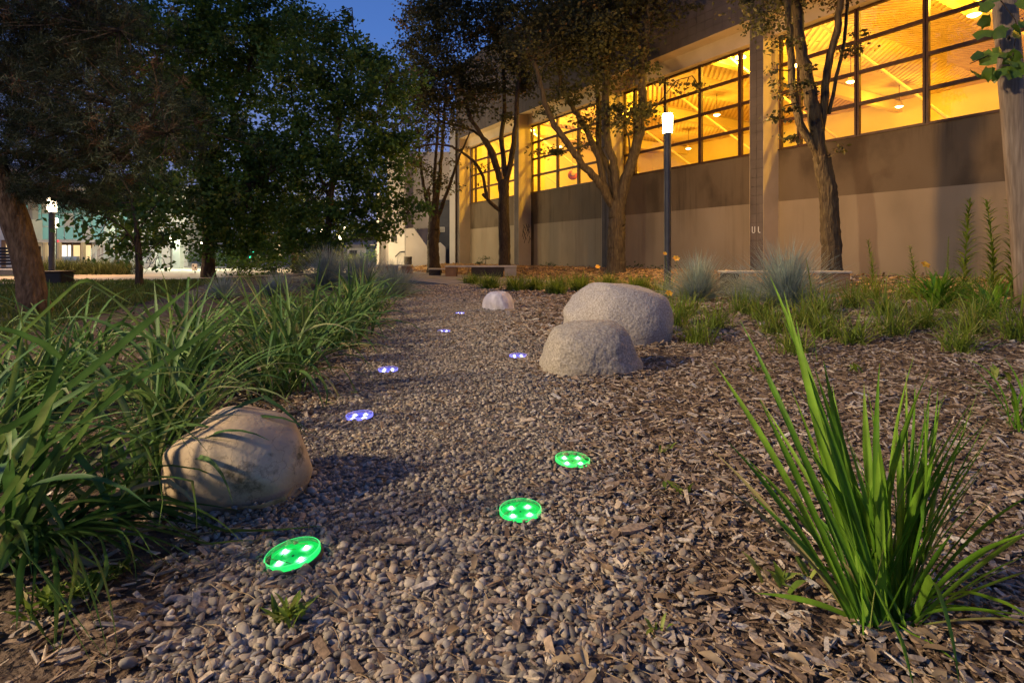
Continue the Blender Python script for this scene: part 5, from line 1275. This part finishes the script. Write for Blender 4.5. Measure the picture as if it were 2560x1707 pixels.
V = np.concatenate(NP); me = make_mesh('needles', V - pb, np.arange(len(V)).reshape(-1, 3), False, np.concatenate(NT)); tag(obj('needles', me, MT['needle'], pine), kind='stuff')
tag(tw.build('twigs', MT['bark'], pine, off=pb), kind='stuff')

# wooden post with a climbing vine at the right
b = gp(2577, 772); pY = b[1]
post = thing('wooden_post', 'weathered round timber post leaning slightly at the right edge', 'post', tuple(b))
tp = at(2511, 0, pY); k_ = (tp - b); P = [b + k_ * t + [0, 0, -0.1 if t == 0 else 0] for t in np.linspace(0, 1.35, 16)]
MB().tube(P, np.linspace(0.132, 0.108, 16), 26, True, wob=0.006).build('shaft', MT['post_wood'], post, off=b, smooth=True)
for px, py in ((2522, 95),):
    c = at(px, py, pY - 0.14); V, T = ICO2; MB().add(V * [.022, .006, .03] + c, T=T).build('knot', MT['bark'], post, off=b, smooth=True)
def lobed(n=9):
    V = [(0, 0, 0)]; 
    for k in range(n):
        a = -2.2 + 4.4 * k / (n - 1); r = (1.0 if k % 2 == 0 else 0.74) * (1.05 - 0.12 * abs(a))
        V.append((r * math.cos(a) * .6 + .35, r * math.sin(a) * .6, 0.10 * math.sin(3 * a)))
    return np.array(V), np.array([(0, k, k + 1) for k in range(1, n)])
LV, LT = lobed()
vl = at(2500, 160, pY - 0.2)
vine = thing('climbing_vine', 'bright green vine leaves clinging to the wooden post', 'vine', tuple(vl))
VP = [(2425, 175), (2445, 150), (2455, 180), (2470, 165), (2480, 180), (2500, 172), (2515, 150), (2530, 160), (2540, 178), (2525, 185), (2500, 145), (2478, 50), (2488, 72), (2470, 75), (2480, 25), (2492, 5), (2545, 60), (2552, 90), (2545, 20), (2550, 130)]
for px, py in VP:
    c = at(px, py, pY - 0.28 + rng.uniform(-.05, .05)); s = rng.uniform(.14, .20)
    Rm = np.array(Matrix.Rotation(rng.uniform(0, 6.28), 3, 'Z') @ Matrix.Rotation(rng.normal(0, .5), 3, 'X') @ Matrix.Rotation(rng.normal(0, .5), 3, 'Y'))
    Rf = np.array(Matrix.Rotation(R(65), 3, 'X'))
    V = (LV * s) @ Rm.T @ Rf.T + c
    MB().add(V, T=LT, tint=rng.uniform()).build('leaf', MT['leaf_lit'], vine, off=vl, smooth=True)
mb = MB(); mb.tube(lerp_path([at(2425, 160, pY - .3), at(2470, 140, pY - .3), at(2530, 150, pY - .2), at(2545, 60, pY - .2), at(2500, 0, pY - .3)], 14), .005, 5); mb.build('stem', MT['bark'], vine, off=vl)

# ------------------------------------------------------------------ benches along the walkway
def pbox(mb, px0, px1, y0, y1, Y, depth, z=None):
    """box whose front face spans the given picture extents at depth Y"""
    a = at(px0, y1, Y); b = at(px1, y0, Y)
    z0, z1 = (a[2], b[2]) if z is None else z
    return mb.bbox(a[0], b[0], Y, Y + depth, z0, z1, 0.012)
def bench(label, px0, px1, ytop, Y, depth, blocks, rz=0.0, th_=0.06):
    a = at(px0, ytop, Y); b = at(px1, ytop, Y); base = np.array([(a[0] + b[0]) / 2, Y, float(gh((a[0] + b[0]) / 2, Y))])
    t = thing('bench', label, 'bench', tuple(base), rz, 'block benches on the walkway')
    mb = MB(); mb.bbox(a[0], b[0], Y - 0.02, Y + depth, a[2] - th_, a[2], 0.01); mb.build('seat', MT['bench_top'], t, off=base)
    for q0, q1, mat in blocks:
        c = at(q0, ytop, Y); d = at(q1, ytop, Y); mb = MB(); mb.bbox(c[0], d[0], Y + 0.02, Y + depth - 0.04, base[2] - 0.1, a[2] - th_ - 0.002, 0.01)
        mb.build('leg', MT[mat], t, off=base)
bench('short bench with reddish legs at the far left of the walkway', 943, 1028, 662, 22.6, 0.5, [(943, 966, 'concrete'), (968, 990, 'bench_rust'), (1003, 1027, 'bench_rust')])
bench('lowest short bench with dark block leg beside the broad tree foot', 1071, 1114, 671, 20.3, 0.45, [(1072, 1100, 'bench_dark')], th_=.05)
bench('long bench with dark block and pale concrete end near the grass tufts', 1112, 1292, 664, 19.4, 0.5, [(1113, 1141, 'bench_rust'), (1178, 1258, 'bench_dark'), (1261, 1291, 'concrete')])
bench('long thin bench with rusty block end behind the blue fescue', 1815, 2130, 678, 10.4, 0.45, [(1820, 1850, 'bench_dark'), (2085, 2128, 'bench_rust')], th_=.04)

# ------------------------------------------------------------------ stair annex at the end of the hall
AY = 33.0
ab = at(1040, 664, AY); ab[2] = 0.2
annex = thing('stair_annex', 'pale stair annex with sloping parapet at the far end of the hall', 'building', tuple(ab))
def apart(name, mat, px0, px1, y0, y1, Y, depth, parent=annex, z0=None):
    a = at(px0, y1, Y); b = at(px1, y0, Y); mb = MB(); mb.box(a[0], b[0], Y, Y + depth, -0.2 if z0 is None else a[2], b[2]); return mb.build(name, MT[mat], parent, off=ab)
apart('wall', 'white_wall', 971, 1012, 586, 664, AY, 3.0)
up = apart('wall', 'grey_wall', 968, 1013, 380, 585.9, AY + 0.02, 3.0, z0=1)
apart('wall', 'grey_wall', 948, 971, 500, 664, AY + 0.3, 2.6)
apart('corner_post', 'white_wall', 942, 948, 480, 664, AY - 0.1, .3)
wdo = apart('window', 'dark', 977, 992, 588, 603, AY - 0.02, 0.03, z0=1)
a = at(1012.5, 664, AY + 1); b_ = at(1125, 664, AY + 1)
MB().box(a[0], b_[0], AY + 1.0, AY + 1.3, -0.2, at(0, 380, AY + 1)[2]).build('wall', MT['grey_wall'], annex, off=ab)
mb = MB(); q = [at(x, y, AY - 0.4) for x, y in ((1013, 664), (1013, 572), (1034, 570), (1072, 622), (1100, 606), (1113, 618), (1113, 664))]
for k in range(1): # stair parapet with sloping top
    V = np.array(q + [p + [0, 0.25, 0] for p in q]); n = len(q); V[[0, n - 1, n, 2 * n - 1], 2] = -0.2
    me = make_mesh('parapet', V - ab, [np.array([list(range(n))[::-1]]), np.array([list(range(n, 2 * n))]), np.array([(i, (i + 1) % n, n + (i + 1) % n, n + i) for i in range(n)])]); obj('parapet', me, MT['grey_wall'], annex)
apart('door_recess', 'navy', 1090, 1124, 500, 664, AY + 0.95, 0.04)
sg = apart('notice', 'sign', 1097, 1112, 568, 580, AY + 0.90, 0.03, z0=1)
mb = MB()
for k in range(4):
    p0 = at(1098.5, 570 + 2.5 * k, AY + 0.895); p1 = at(1110.5, 571.2 + 2.5 * k, AY + 0.895); mb.box(p0[0], p1[0], AY + 0.888, AY + 0.8985, p1[2], p0[2])
mb.build('notice_lines', MT['navy'], annex, off=ab)
mb = MB(); mb.tube([at(988, 642, AY - .1), at(1000, 630, AY - .1), at(1012, 629, AY - .1)], .03, 6); mb.build('handrail', MT['dark'], annex, off=ab)
apart('pilaster', 'white_wall', 1124, 1138, 300, 664, 32.2, .6)
mb = MB(); mb.tube([at(1140, 664, 31.4), at(1140, 330, 31.4)], .05, 8); mb.build('drainpipe', MT['bark'], annex, off=ab)
b = at(1020, 663, 31); b[2] = 0.05
t = thing('litter_bin', 'small dark litter bin against the annex wall', 'bin', tuple(b)); MB().lathe([(0, 0), (.2, 0), (.22, .62), (.19, .62), (.17, .1), (0, .1)], n=14).build('bin_body', MT['bench_dark'], t); MB().lathe([(.23, .62), (.235, .66), (.19, .66)], n=14).build('rim', MT['pole'], t)
# paint marks on the hall
mb = MB(); g0 = np.array([0.06, -0.016, 1.42])
mb.box(.07, .09, -.0035, -.0005, 1.40, 1.56); mb.box(.09, .15, -.0035, -.0005, 1.38, 1.40); mb.box(.15, .17, -.0035, -.0005, 1.40, 1.56); mb.box(.26, .28, -.0035, -.0005, 1.40, 1.55); mb.box(.28, .33, -.0035, -.0005, 1.38, 1.40)
mb.build('painted_letters', MT['sign'], hall)
mb = MB()
for k in range(9):
    x = -12.5 + PW + 0.0075; y = 0.15 + 0.05 * k + rng.uniform(-.03, .03); z = 1.75 + rng.uniform(-.35, .35)
    mb.tube(lerp_path([(x, y, z - .15), (x, y + .08, z + .1), (x, y + .02, z + .22), (x, y + .13, z + .02)], 8), .012, 4)
mb.build('scrawl', MT['dark'], hall)

# ------------------------------------------------------------------ background on the left
MT['teal_glow'] = EM('teal_glow', (0.30, 0.62, 0.55), 0.25)
MT['warm_glow'] = EM('warm_glow', (1.0, 0.72, 0.34), 0.75)
MT['white_glow'] = EM('white_glow', (1.0, 0.90, 0.70), 1.6)
MT['red_glow'] = EM('red_glow', (1.0, 0.05, 0.08), 1.0)
MT['green_glow2'] = EM('signal_green', (0.02, 0.9, 0.42), 1.6)
cb = at(200, 665, 38); cb[2] = 0
camp = thing('glazed_building', 'teal-lit glazed campus building with shopfront behind the leaning pine', 'building', tuple(cb))
def cpart(name, mat, px0, px1, y0, y1, Y, depth, parent=camp, ground=False):
    a = at(px0, y1, Y); b = at(px1, y0, Y); mb = MB(); mb.box(a[0], b[0], Y, Y + depth, -0.1 if ground else a[2], b[2]); return mb.build(name, MT[mat], parent, off=cb)
cpart('wall', 'white_wall', -160, 470, 480, 665, 40.5, 6, ground=True)
rf = cpart('roof', 'roof', -160, 475, 468, 481, 38.2, 8)
q = [at(x, y, 37.5) for x, y in ((-120, 500), (-40, 395), (25, 412), (125, 482), (125, 490), (-120, 512))]
V = np.array(q + [p + [0, 3.0, 0] for p in q]); n = len(q)
obj('gable_roof', make_mesh('gable_roof', V - cb, [np.array([list(range(n))]), np.array([list(range(n, 2 * n))[::-1]]), np.array([(i, (i + 1) % n, n + (i + 1) % n, n + i) for i in range(n)])]), MT['roof'], camp)
cpart('wall', 'white_wall', -160, 29, 545, 665, 37.8, 2.5, ground=True)
dr = cpart('door', 'bench_rust', 3, 14, 600, 665, 37.74, .04, ground=True); cpart('window', 'warm_glow', 15, 23, 602, 634, 37.74, .04)
for k, (p0, p1) in enumerate(((36, 52), (53, 69), (83, 103), (104, 122), (138, 160), (161, 183), (184, 206), (207, 229), (230, 252), (253, 275), (276, 298), (299, 321), (322, 344))):
    w_ = cpart('window', 'rail', p0, p1, 494 if k < 2 else 500, 600, 40.40, .06)
    for y0, y1 in ((502, 532), (535, 565), (568, 598)):
        cpart('pane', 'teal_glow' if (k + y0) % 5 else 'white_wall', p0 + 1.2, p1 - 1.2, y0, y1, 40.36, .03, w_)
cpart('column', 'grey_wall', 70, 81, 480, 665, 39.6, .5, ground=True)
for px in (110, 145, 205, 262, 302): cpart('column', 'rail' if px > 240 else 'stucco', px - 3, px + 3, 558 if px > 240 else 606, 665, 39.5, .25, ground=True)
cpart('spandrel', 'white_wall', 82, 345, 600, 606, 39.6, .9)
for p0, p1, m in ((86, 107, 'warm_glow'), (114, 141, 'warm_glow'), (149, 167, 'white_glow'), (168, 178, 'white_glow'), (182, 201, 'warm_glow'), (209, 228, 'warm_glow')):
    sf = cpart('shop_window', 'frame', p0, p1, 607, 652, 40.40, .06); cpart('pane', m, p0 + 1.5, p1 - 1.5, 613, 650, 40.36, .03, sf)
cpart('red_sign', 'red_glow', 133, 145, 600, 605, 39.5, .06)
for k in range(6): cpart('counter', 'blue_cloth', 90 + 18 * k, 101 + 18 * k, 641, 652, 39.9, .3)
st = MB()
for k in range(12):
    a = at(228 + 5 * k, 660 - 5 * k, 37.2); st.box(a[0], a[0] + .16, 37.2, 38.6, a[2] - .06, a[2])
st.build('stairs', MT['rail'], camp, off=cb)
for k in range(4):
    MB().tube([at(226, 640 - 5 * k, 37.1), at(288, 578 - 5 * k, 37.1)], .025, 5).build('stair_rail', MT['rail'], camp, off=cb)
for k in range(6): MB().tube([at(228 + 12 * k, 660 - 12 * k, 37.1), at(228 + 12 * k, 622 - 12 * k, 37.1)], .02, 5).build('baluster', MT['rail'], camp, off=cb)
for k, px in enumerate((391, 441)): cpart('column', 'rail', px - (3 if k == 0 else 9), px + (3 if k == 0 else 9), 590, 668, 36.0 - 3 * k, .4, ground=True)
ld = bpy.data.lights.new('canopy_light', 'AREA'); ld.shape = 'RECTANGLE'; ld.size = 9; ld.size_y = 1.0; ld.energy = 320; ld.color = (0.55, 1.0, 0.85)
lo = bpy.data.objects.new('canopy_light', ld); link(lo, camp, tuple(at(240, 478, 39.3) - cb))
# small distant street lights seen as points through the leaves
def small_lamp(px, py, Y, lab, watts, c=(1.0, .74, .36)):
    p = at(px, py, Y); b = np.array([p[0], Y, 0.0]); th = thing('distant_lamp', lab, 'street lamp', tuple(b), 0, 'distant lamps')
    MB().tube([(0, 0, 0), (0, 0, p[2] - .05)], .05, 6).build('pole', MT['pole'], th)
    V, T = ICO2; MB().add(V * [.13, .13, .15] + [0, 0, p[2] + .05], T=T).build('globe', MT['far_lamp_glow'], th, smooth=True)
    ld = bpy.data.lights.new('globe_light', 'POINT'); ld.energy = watts; ld.color = c; ld.shadow_soft_size = .12; lo = bpy.data.objects.new('globe_light', ld); link(lo, th, (0, 0, p[2] + .05))
small_lamp(856, 573, 27.0, 'distant lamp high in the leaves of the tree by the annex', 800)
small_lamp(851, 600, 34.0, 'distant lamp lower beside the clipped hedge dome', 350)
small_lamp(808, 581, 30.0, 'distant lamp left of the twin lamps near the hedge dome', 700)
small_lamp(290, 519, 36.0, 'distant white lamp high before the glazed building', 350, (.8, 1, .8))
small_lamp(506, 613, 30.0, 'distant lamp just left of the straight tree trunk', 600, (.95, 1, .6))
small_lamp(428, 600, 33.0, 'distant lamp over the pavement before the pale column', 600, (.9, 1, .65))
# clipped hedge dome, shrubs
def leafy_blob(name, lab, px, py, rx, ry, Y, leaf, cover, mat, cat='shrub', group=None):
    lp, cc, tt = crown_points([(px, py, rx, ry, cover)], Y, leaf); base = at(px, py + ry, Y); base[2] = float(gh(base[0], base[1]))
    lp[:, 2] = np.maximum(lp[:, 2], base[2] + .03); th = thing(name, lab, cat, tuple(base), 0, group)
    V, T = leaves_mesh(lp, leaf, 0.0); obj('foliage', make_mesh('foliage', V - base, T, False, np.repeat(tt, 4)), MT[mat], th)
    mb = MB()
    for k in range(5): mb.tube([base, base + (cc[k % len(cc)] - base) * .9], [.02, .008], 4, False)
    mb.build('stems', MT['bark'], th, off=base)
leafy_blob('hedge', 'clipped round hedge dome before the small far building', 880, 652, 28, 18, 30, .10, 5, 'shrub')
leafy_blob('shrub', 'dark leafy shrub right of the straight tree trunk', 600, 672, 45, 22, 20.5, .10, 3, 'leaf_green')
leafy_blob('shrub', 'leafy shrub between straight trunk and blue fescue', 680, 668, 45, 30, 22, .10, 3, 'leaf_green')
leafy_blob('shrub', 'olive shrub behind the grey-blue fescue mound', 750, 660, 50, 32, 24, .10, 2.6, 'shrub')
leafy_blob('shrub', 'dark shrub left of the annex corner post', 925, 640, 18, 30, 34, .12, 3, 'leaf_green')
leafy_blob('shrub', 'far dark hedge behind the white notice board', 540, 640, 70, 28, 40, .16, 3, 'leaf_green')
leafy_blob('shrub', 'far hedge below the green signal lamp', 650, 650, 60, 22, 38, .16, 2.2, 'leaf_green')
leafy_blob('shrub', 'far hedge under the distant lamps', 810, 645, 60, 25, 40, .16, 2.6, 'shrub')
for k, (px, lab) in enumerate(((130, 'feathery shrub at the lamp foot, leftmost of the strip'), (172, 'feathery shrub second from the lamp in the strip'), (215, 'feathery shrub in the middle of the strip'), (258, 'feathery shrub fourth from the lamp in the strip'), (305, 'feathery shrub nearest the parked bicycles'))):
    b = at(px, 688, 22.5); b[2] = 0.0
    tuft('lavender_shrub', lab, b, 520, 0.75, 0.02, MT['shrub'], 0.22, 40, 88, (5, 60), 500 + k, 'lavender strip by the pavement', 'shrub')
for k, (px, py, lab) in enumerate(((1380, 668, 'scrubby weed against the painted wall by the pillar'), (1580, 668, 'low scrub at the wall base right of the thick trunk'), (1645, 668, 'low scrub at the wall base left of the lamp post'), (1215, 655, 'straggly creeper at the wall between the first two pillars'))):
    Yw = 16 / ((px - HX) / F + .607) - .4
    leafy_blob('shrub', lab, px, py - 6, 22, 10, Yw, .09, 1.0, 'shrub')
fb_ = at(890, 664, 46); fb_[2] = 0
far = thing('distant_house', 'small far building with lit window behind the hedge dome', 'building', tuple(fb_))
a = at(868, 664, 46); b_ = at(915, 618, 46)
MB().box(a[0], b_[0], 46, 49, -.1, b_[2]).build('wall', MT['white_wall'], far, off=fb_)
a = at(866, 620, 46); b_ = at(917, 612, 46); MB().box(a[0], b_[0], 45.8, 49.2, a[2], b_[2]).build('roof', MT['roof'], far, off=fb_)
a = at(874, 640, 46); b_ = at(893, 626, 46); MB().box(a[0], b_[0], 45.94, 45.99, a[2], b_[2]).build('window', MT['dark'], far, off=fb_)
# far street backdrop: a long low building with dark front
sb = at(620, 664, 62); sb[2] = 0
blk = thing('distant_block', 'long dim low building closing the far side of the pavement', 'building', tuple(sb))
a = at(330, 664, 62); b_ = at(1030, 590, 62); MB().box(a[0], b_[0], 62, 68, -.1, b_[2]).build('wall', MT['grey_wall'], blk, off=sb)
for k in range(14):
    p0 = at(350 + 48 * k, 640, 62); p1 = at(375 + 48 * k, 612, 62); MB().box(p0[0], p1[0], 61.92, 61.99, p0[2], p1[2]).build('window', MT['warm_glow'] if k % 5 == 2 else MT['dark'], blk, off=sb)
a = at(325, 592, 62); b_ = at(1035, 584, 62); MB().box(a[0], b_[0], 61.5, 68.5, a[2], b_[2]).build('roof', MT['roof'], blk, off=sb)
# slatted park bench and dark planter beside the pine
b = at(15, 712, 15.0); b[2] = 0
t = thing('park_bench', 'black slatted park bench with backrest behind the pine trunk', 'bench', tuple(b))
for k in range(5): MB().bbox(-.9, .42, .02 + .09 * k, .09 + .09 * k, .42, .45, .006).build('seat_slat', MT['bench_dark'], t)
for k in range(6): MB().bbox(-.9, .42, .50 + .012 * k, .53 + .012 * k, .50 + .085 * k, .565 + .085 * k, .006).build('back_slat', MT['bench_dark'], t)
for x in (-.85, .35):
    MB().bbox(x, x + .05, .04, .09, -.02, .418, .006).build('leg', MT['pole'], t); MB().bbox(x, x + .05, .58, .64, -.02, 1.02, .006).build('leg', MT['pole'], t)
b = at(126, 708, 14.9); b[2] = 0
t = thing('planter_box', 'dark maroon box seat right behind the pine trunk', 'planter', tuple(b)); wx = 30 / F * 15
MB().bbox(-wx, wx * .8, 0, .5, -.03, .31, .03).build('box_body', MT['bench_dark'], t); MB().bbox(-wx - .02, wx * .82, -.02, .52, .312, .35, .015).build('lid', MT['bench_rust'], t)
# bicycles
def bicycle(base, rz, lab):
    t = thing('bicycle', lab, 'bicycle', tuple(base), rz, 'bicycles parked by the pavement')
    for x in (-.52, .52):
        ang = np.linspace(0, 2 * np.pi, 25); P = np.stack([x + .33 * np.cos(ang), 0 * ang, .34 + .33 * np.sin(ang)], -1)
        wl = MB().tube(P, .022, 5, False).build('wheel', MT['dark'], t)
        sp = MB()
        for k in range(8): sp.tube([(x, 0, .34), (x + .32 * math.cos(k * .785), 0, .34 + .32 * math.sin(k * .785))], .004, 3, False)
        sp.build('spokes', MT['rail'], wl)
    f_ = MB()
    for q in ([(-.52, 0, .34), (-.05, 0, .30), (.38, 0, .78), (-.18, 0, .80), (-.05, 0, .30)], [(-.52, 0, .34), (-.18, 0, .80), (-.22, 0, .92)], [(.52, 0, .34), (.38, 0, .78), (.35, 0, .95)]):
        for i in range(len(q) - 1): f_.tube([q[i], q[i + 1]], .018, 6)
    f_.build('frame', MT['black_cloth'], t); MB().bbox(-.34, -.10, -.06, .06, .92, .97, .02).build('saddle', MT['dark'], t); MB().tube([(.30, -.26, 1.0), (.36, -.1, .97), (.36, .1, .97), (.30, .26, 1.0)], .014, 6).build('handlebar', MT['pole'], t)
bicycle(np.array([*at(312, 680, 31)[:2], 0.015]), .5, 'parked bicycle left of the young tree'); bicycle(np.array([*at(382, 678, 32)[:2], 0.015]), -.3, 'parked bicycle right of the young tree')
# signal and notice board far back
b = at(631, 664, 40); b[2] = 0
t = thing('traffic_signal', 'far traffic signal glowing green between the trees', 'traffic signal', tuple(b)); zc = at(631, 637, 40)[2]
MB().tube([(0, 0, 0), (0, 0, zc - .5)], .06, 6).build('pole', MT['pole'], t); MB().bbox(-.2, .2, -.1, .15, zc - .5, zc + .55, .03).build('housing', MT['pole'], t)
for k in range(2): V, T = ICO2; MB().add(V * [.17, .08, .17] + [0, -.12, zc + .18 - .4 * k], T=T).build('signal_lens', MT['green_glow2'], t, smooth=True)
b = at(486, 668, 24); b[2] = 0
t = thing('notice_board', 'small white notice board left of the straight tree trunk', 'sign', tuple(b)); MB().bbox(-.12, .12, 0, .03, .12, .42, .01).build('board', MT['sign'], t); MB().tube([(0, .04, 0), (0, .04, .2)], .02, 5).build('stake', MT['pole'], t)
for x, z in ((-.05, .33), (.04, .25)): MB().box(x - .03, x + .03, -.004, -.001, z - .04, z + .04).build('symbol', MT['dark'], t)
# two people far across the pavement
def person(px, Y, lab, top):
    b = at(px, 664, Y); b[2] = 0.012
    t = thing('person', lab, 'person', tuple(b)); me = bpy.data.meshes.new('body')
    J = [(0, 0, .95), (0, 0, 1.2), (0, 0, 1.42), (0, 0, 1.52), (0, -.01, 1.66), (.19, 0, 1.40), (.25, .02, 1.12), (.24, -.08, .88), (-.19, 0, 1.40), (-.25, .02, 1.12), (-.24, -.08, .88), (.1, 0, .90), (.11, -.02, .48), (.12, .02, .06), (.12, -.12, .03), (-.1, 0, .90), (-.12, .04, .48), (-.13, .10, .06), (-.13, -.04, .03)]
    Ed = [(0, 1), (1, 2), (2, 3), (3, 4), (2, 5), (5, 6), (6, 7), (2, 8), (8, 9), (9, 10), (0, 11), (11, 12), (12, 13), (13, 14), (0, 15), (15, 16), (16, 17), (17, 18)]
    rr = [.15, .14, .13, .06, .10, .07, .05, .04, .07, .05, .04, .09, .065, .045, .04, .09, .065, .045, .04]
    me.from_pydata(J, Ed, []); o = bpy.data.objects.new('body', me); link(o, t); o.modifiers.new('skin', 'SKIN'); o.modifiers.new('sub', 'SUBSURF').levels = 1
    for v, r_ in zip(me.skin_vertices[0].data, rr): v.radius = (r_, r_ * .8)
    me.skin_vertices[0].data[0].use_root = True
    me.materials.append(MT['skin'])
    MB().lathe([(.17, .93), (.19, 1.1), (.20, 1.35), (.12, 1.45), (.07, 1.47)], n=12).build('shirt', MT[top], t, smooth=True)
    MB().lathe([(.2, .5), (.19, .8), (.175, .97), (.1, .98)], n=12).build('trousers', MT['black_cloth'], t, smooth=True)
    MB().lathe([(.115, 1.64), (.12, 1.70), (.09, 1.77), (0, 1.79)], n=10).build('hair', MT['dark'], t, smooth=True)
person(573, 44, 'person in light blue shirt standing left of the two, far off', 'blue_cloth'); person(596, 45, 'person in pale shirt standing right of the two, far off', 'sign')
# lawn grass blades in front of the pavement
n = 26000; y = rng.uniform(4.5, 17, n); x = rng.uniform(-1.0, -0.30, n) * y * 0.95 - 1.2
ok = (x < xl(y) - 2.4 - .18 * y) & (x > -24); x, y = x[ok], y[ok]; n = len(x); h_ = rng.uniform(.03, .07, n) * (1 + .03 * y); a = rng.uniform(0, 6.28, n); wv = .004 + .0007 * y
V = np.stack([np.stack([x - np.cos(a) * wv, y - np.sin(a) * wv, 0 * x], -1), np.stack([x + np.cos(a) * wv, y + np.sin(a) * wv, 0 * x], -1), np.stack([x + rng.normal(0, .02, n), y + rng.normal(0, .02, n), h_], -1)], 1).reshape(-1, 3)
tag(obj('grass', make_mesh('grass', V, np.arange(3 * n).reshape(-1, 3), False, np.repeat(rng.uniform(0, 1, n), 3)), MT['blade']), 'short mown grass of the lawn', 'grass', kind='stuff')

# fallen leaves on mulch and gravel
n = 150; y = 0.95 + 5.5 * rng.uniform(0, 1, n) ** 1.3; x = rng.uniform(-0.55, 0.85, n) * y
p = np.stack([x, y, gh(x, y) + 0.016], -1); p = p[clear_of_lights(p, 1.2)]
mb = MB()
for q in p:
    V, Q, tt = strap(q, rng.uniform(0, 6.28), rng.uniform(.025, .05), rng.uniform(.014, .026), R(rng.uniform(0, 25)), R(rng.uniform(-30, 50)), 5, None, 0, rng.uniform(.1, .8))
    mb.add(V, Q, tint=rng.uniform(0, 1))
tag(mb.build('fallen_leaves', MT['straw'], smooth=True), 'small dry fallen leaves strewn over path and bed', 'leaves', kind='stuff')

# pebbles and chips banked against the foot of each boulder
for cx, cy, rx, ry, par, prot, mt, sc in ((-0.868, 1.78, .235, .20, gravel_path, PEB1, 'pebble', .0068), (0.54, 3.72, .36, .27, mulch_bed, CHIP_S, 'chip', .016), (0.94, 4.95, .50, .38, mulch_bed, CHIP_S, 'chip', .018), (-0.17, 7.75, .27, .2, gravel_path, PEB0, 'pebble', .011)):
    n = 420; a = rng.uniform(0, 6.283, n); k = 0.94 + np.abs(rng.normal(0, .12, n))
    x = cx + rx * k * np.cos(a); y = cy + ry * k * np.sin(a); p = np.stack([x, y, gh(x, y) + np.clip(.034 - .17 * (k - .94), .004, .034) * rng.uniform(.2, 1, n)], -1)
    scatter('gravel' if mt == 'pebble' else 'mulch', prot, p, peb_scl(n, sc) if mt == 'pebble' else chip_scl(n, sc), 1, MT[mt], par, smooth=mt == 'pebble')
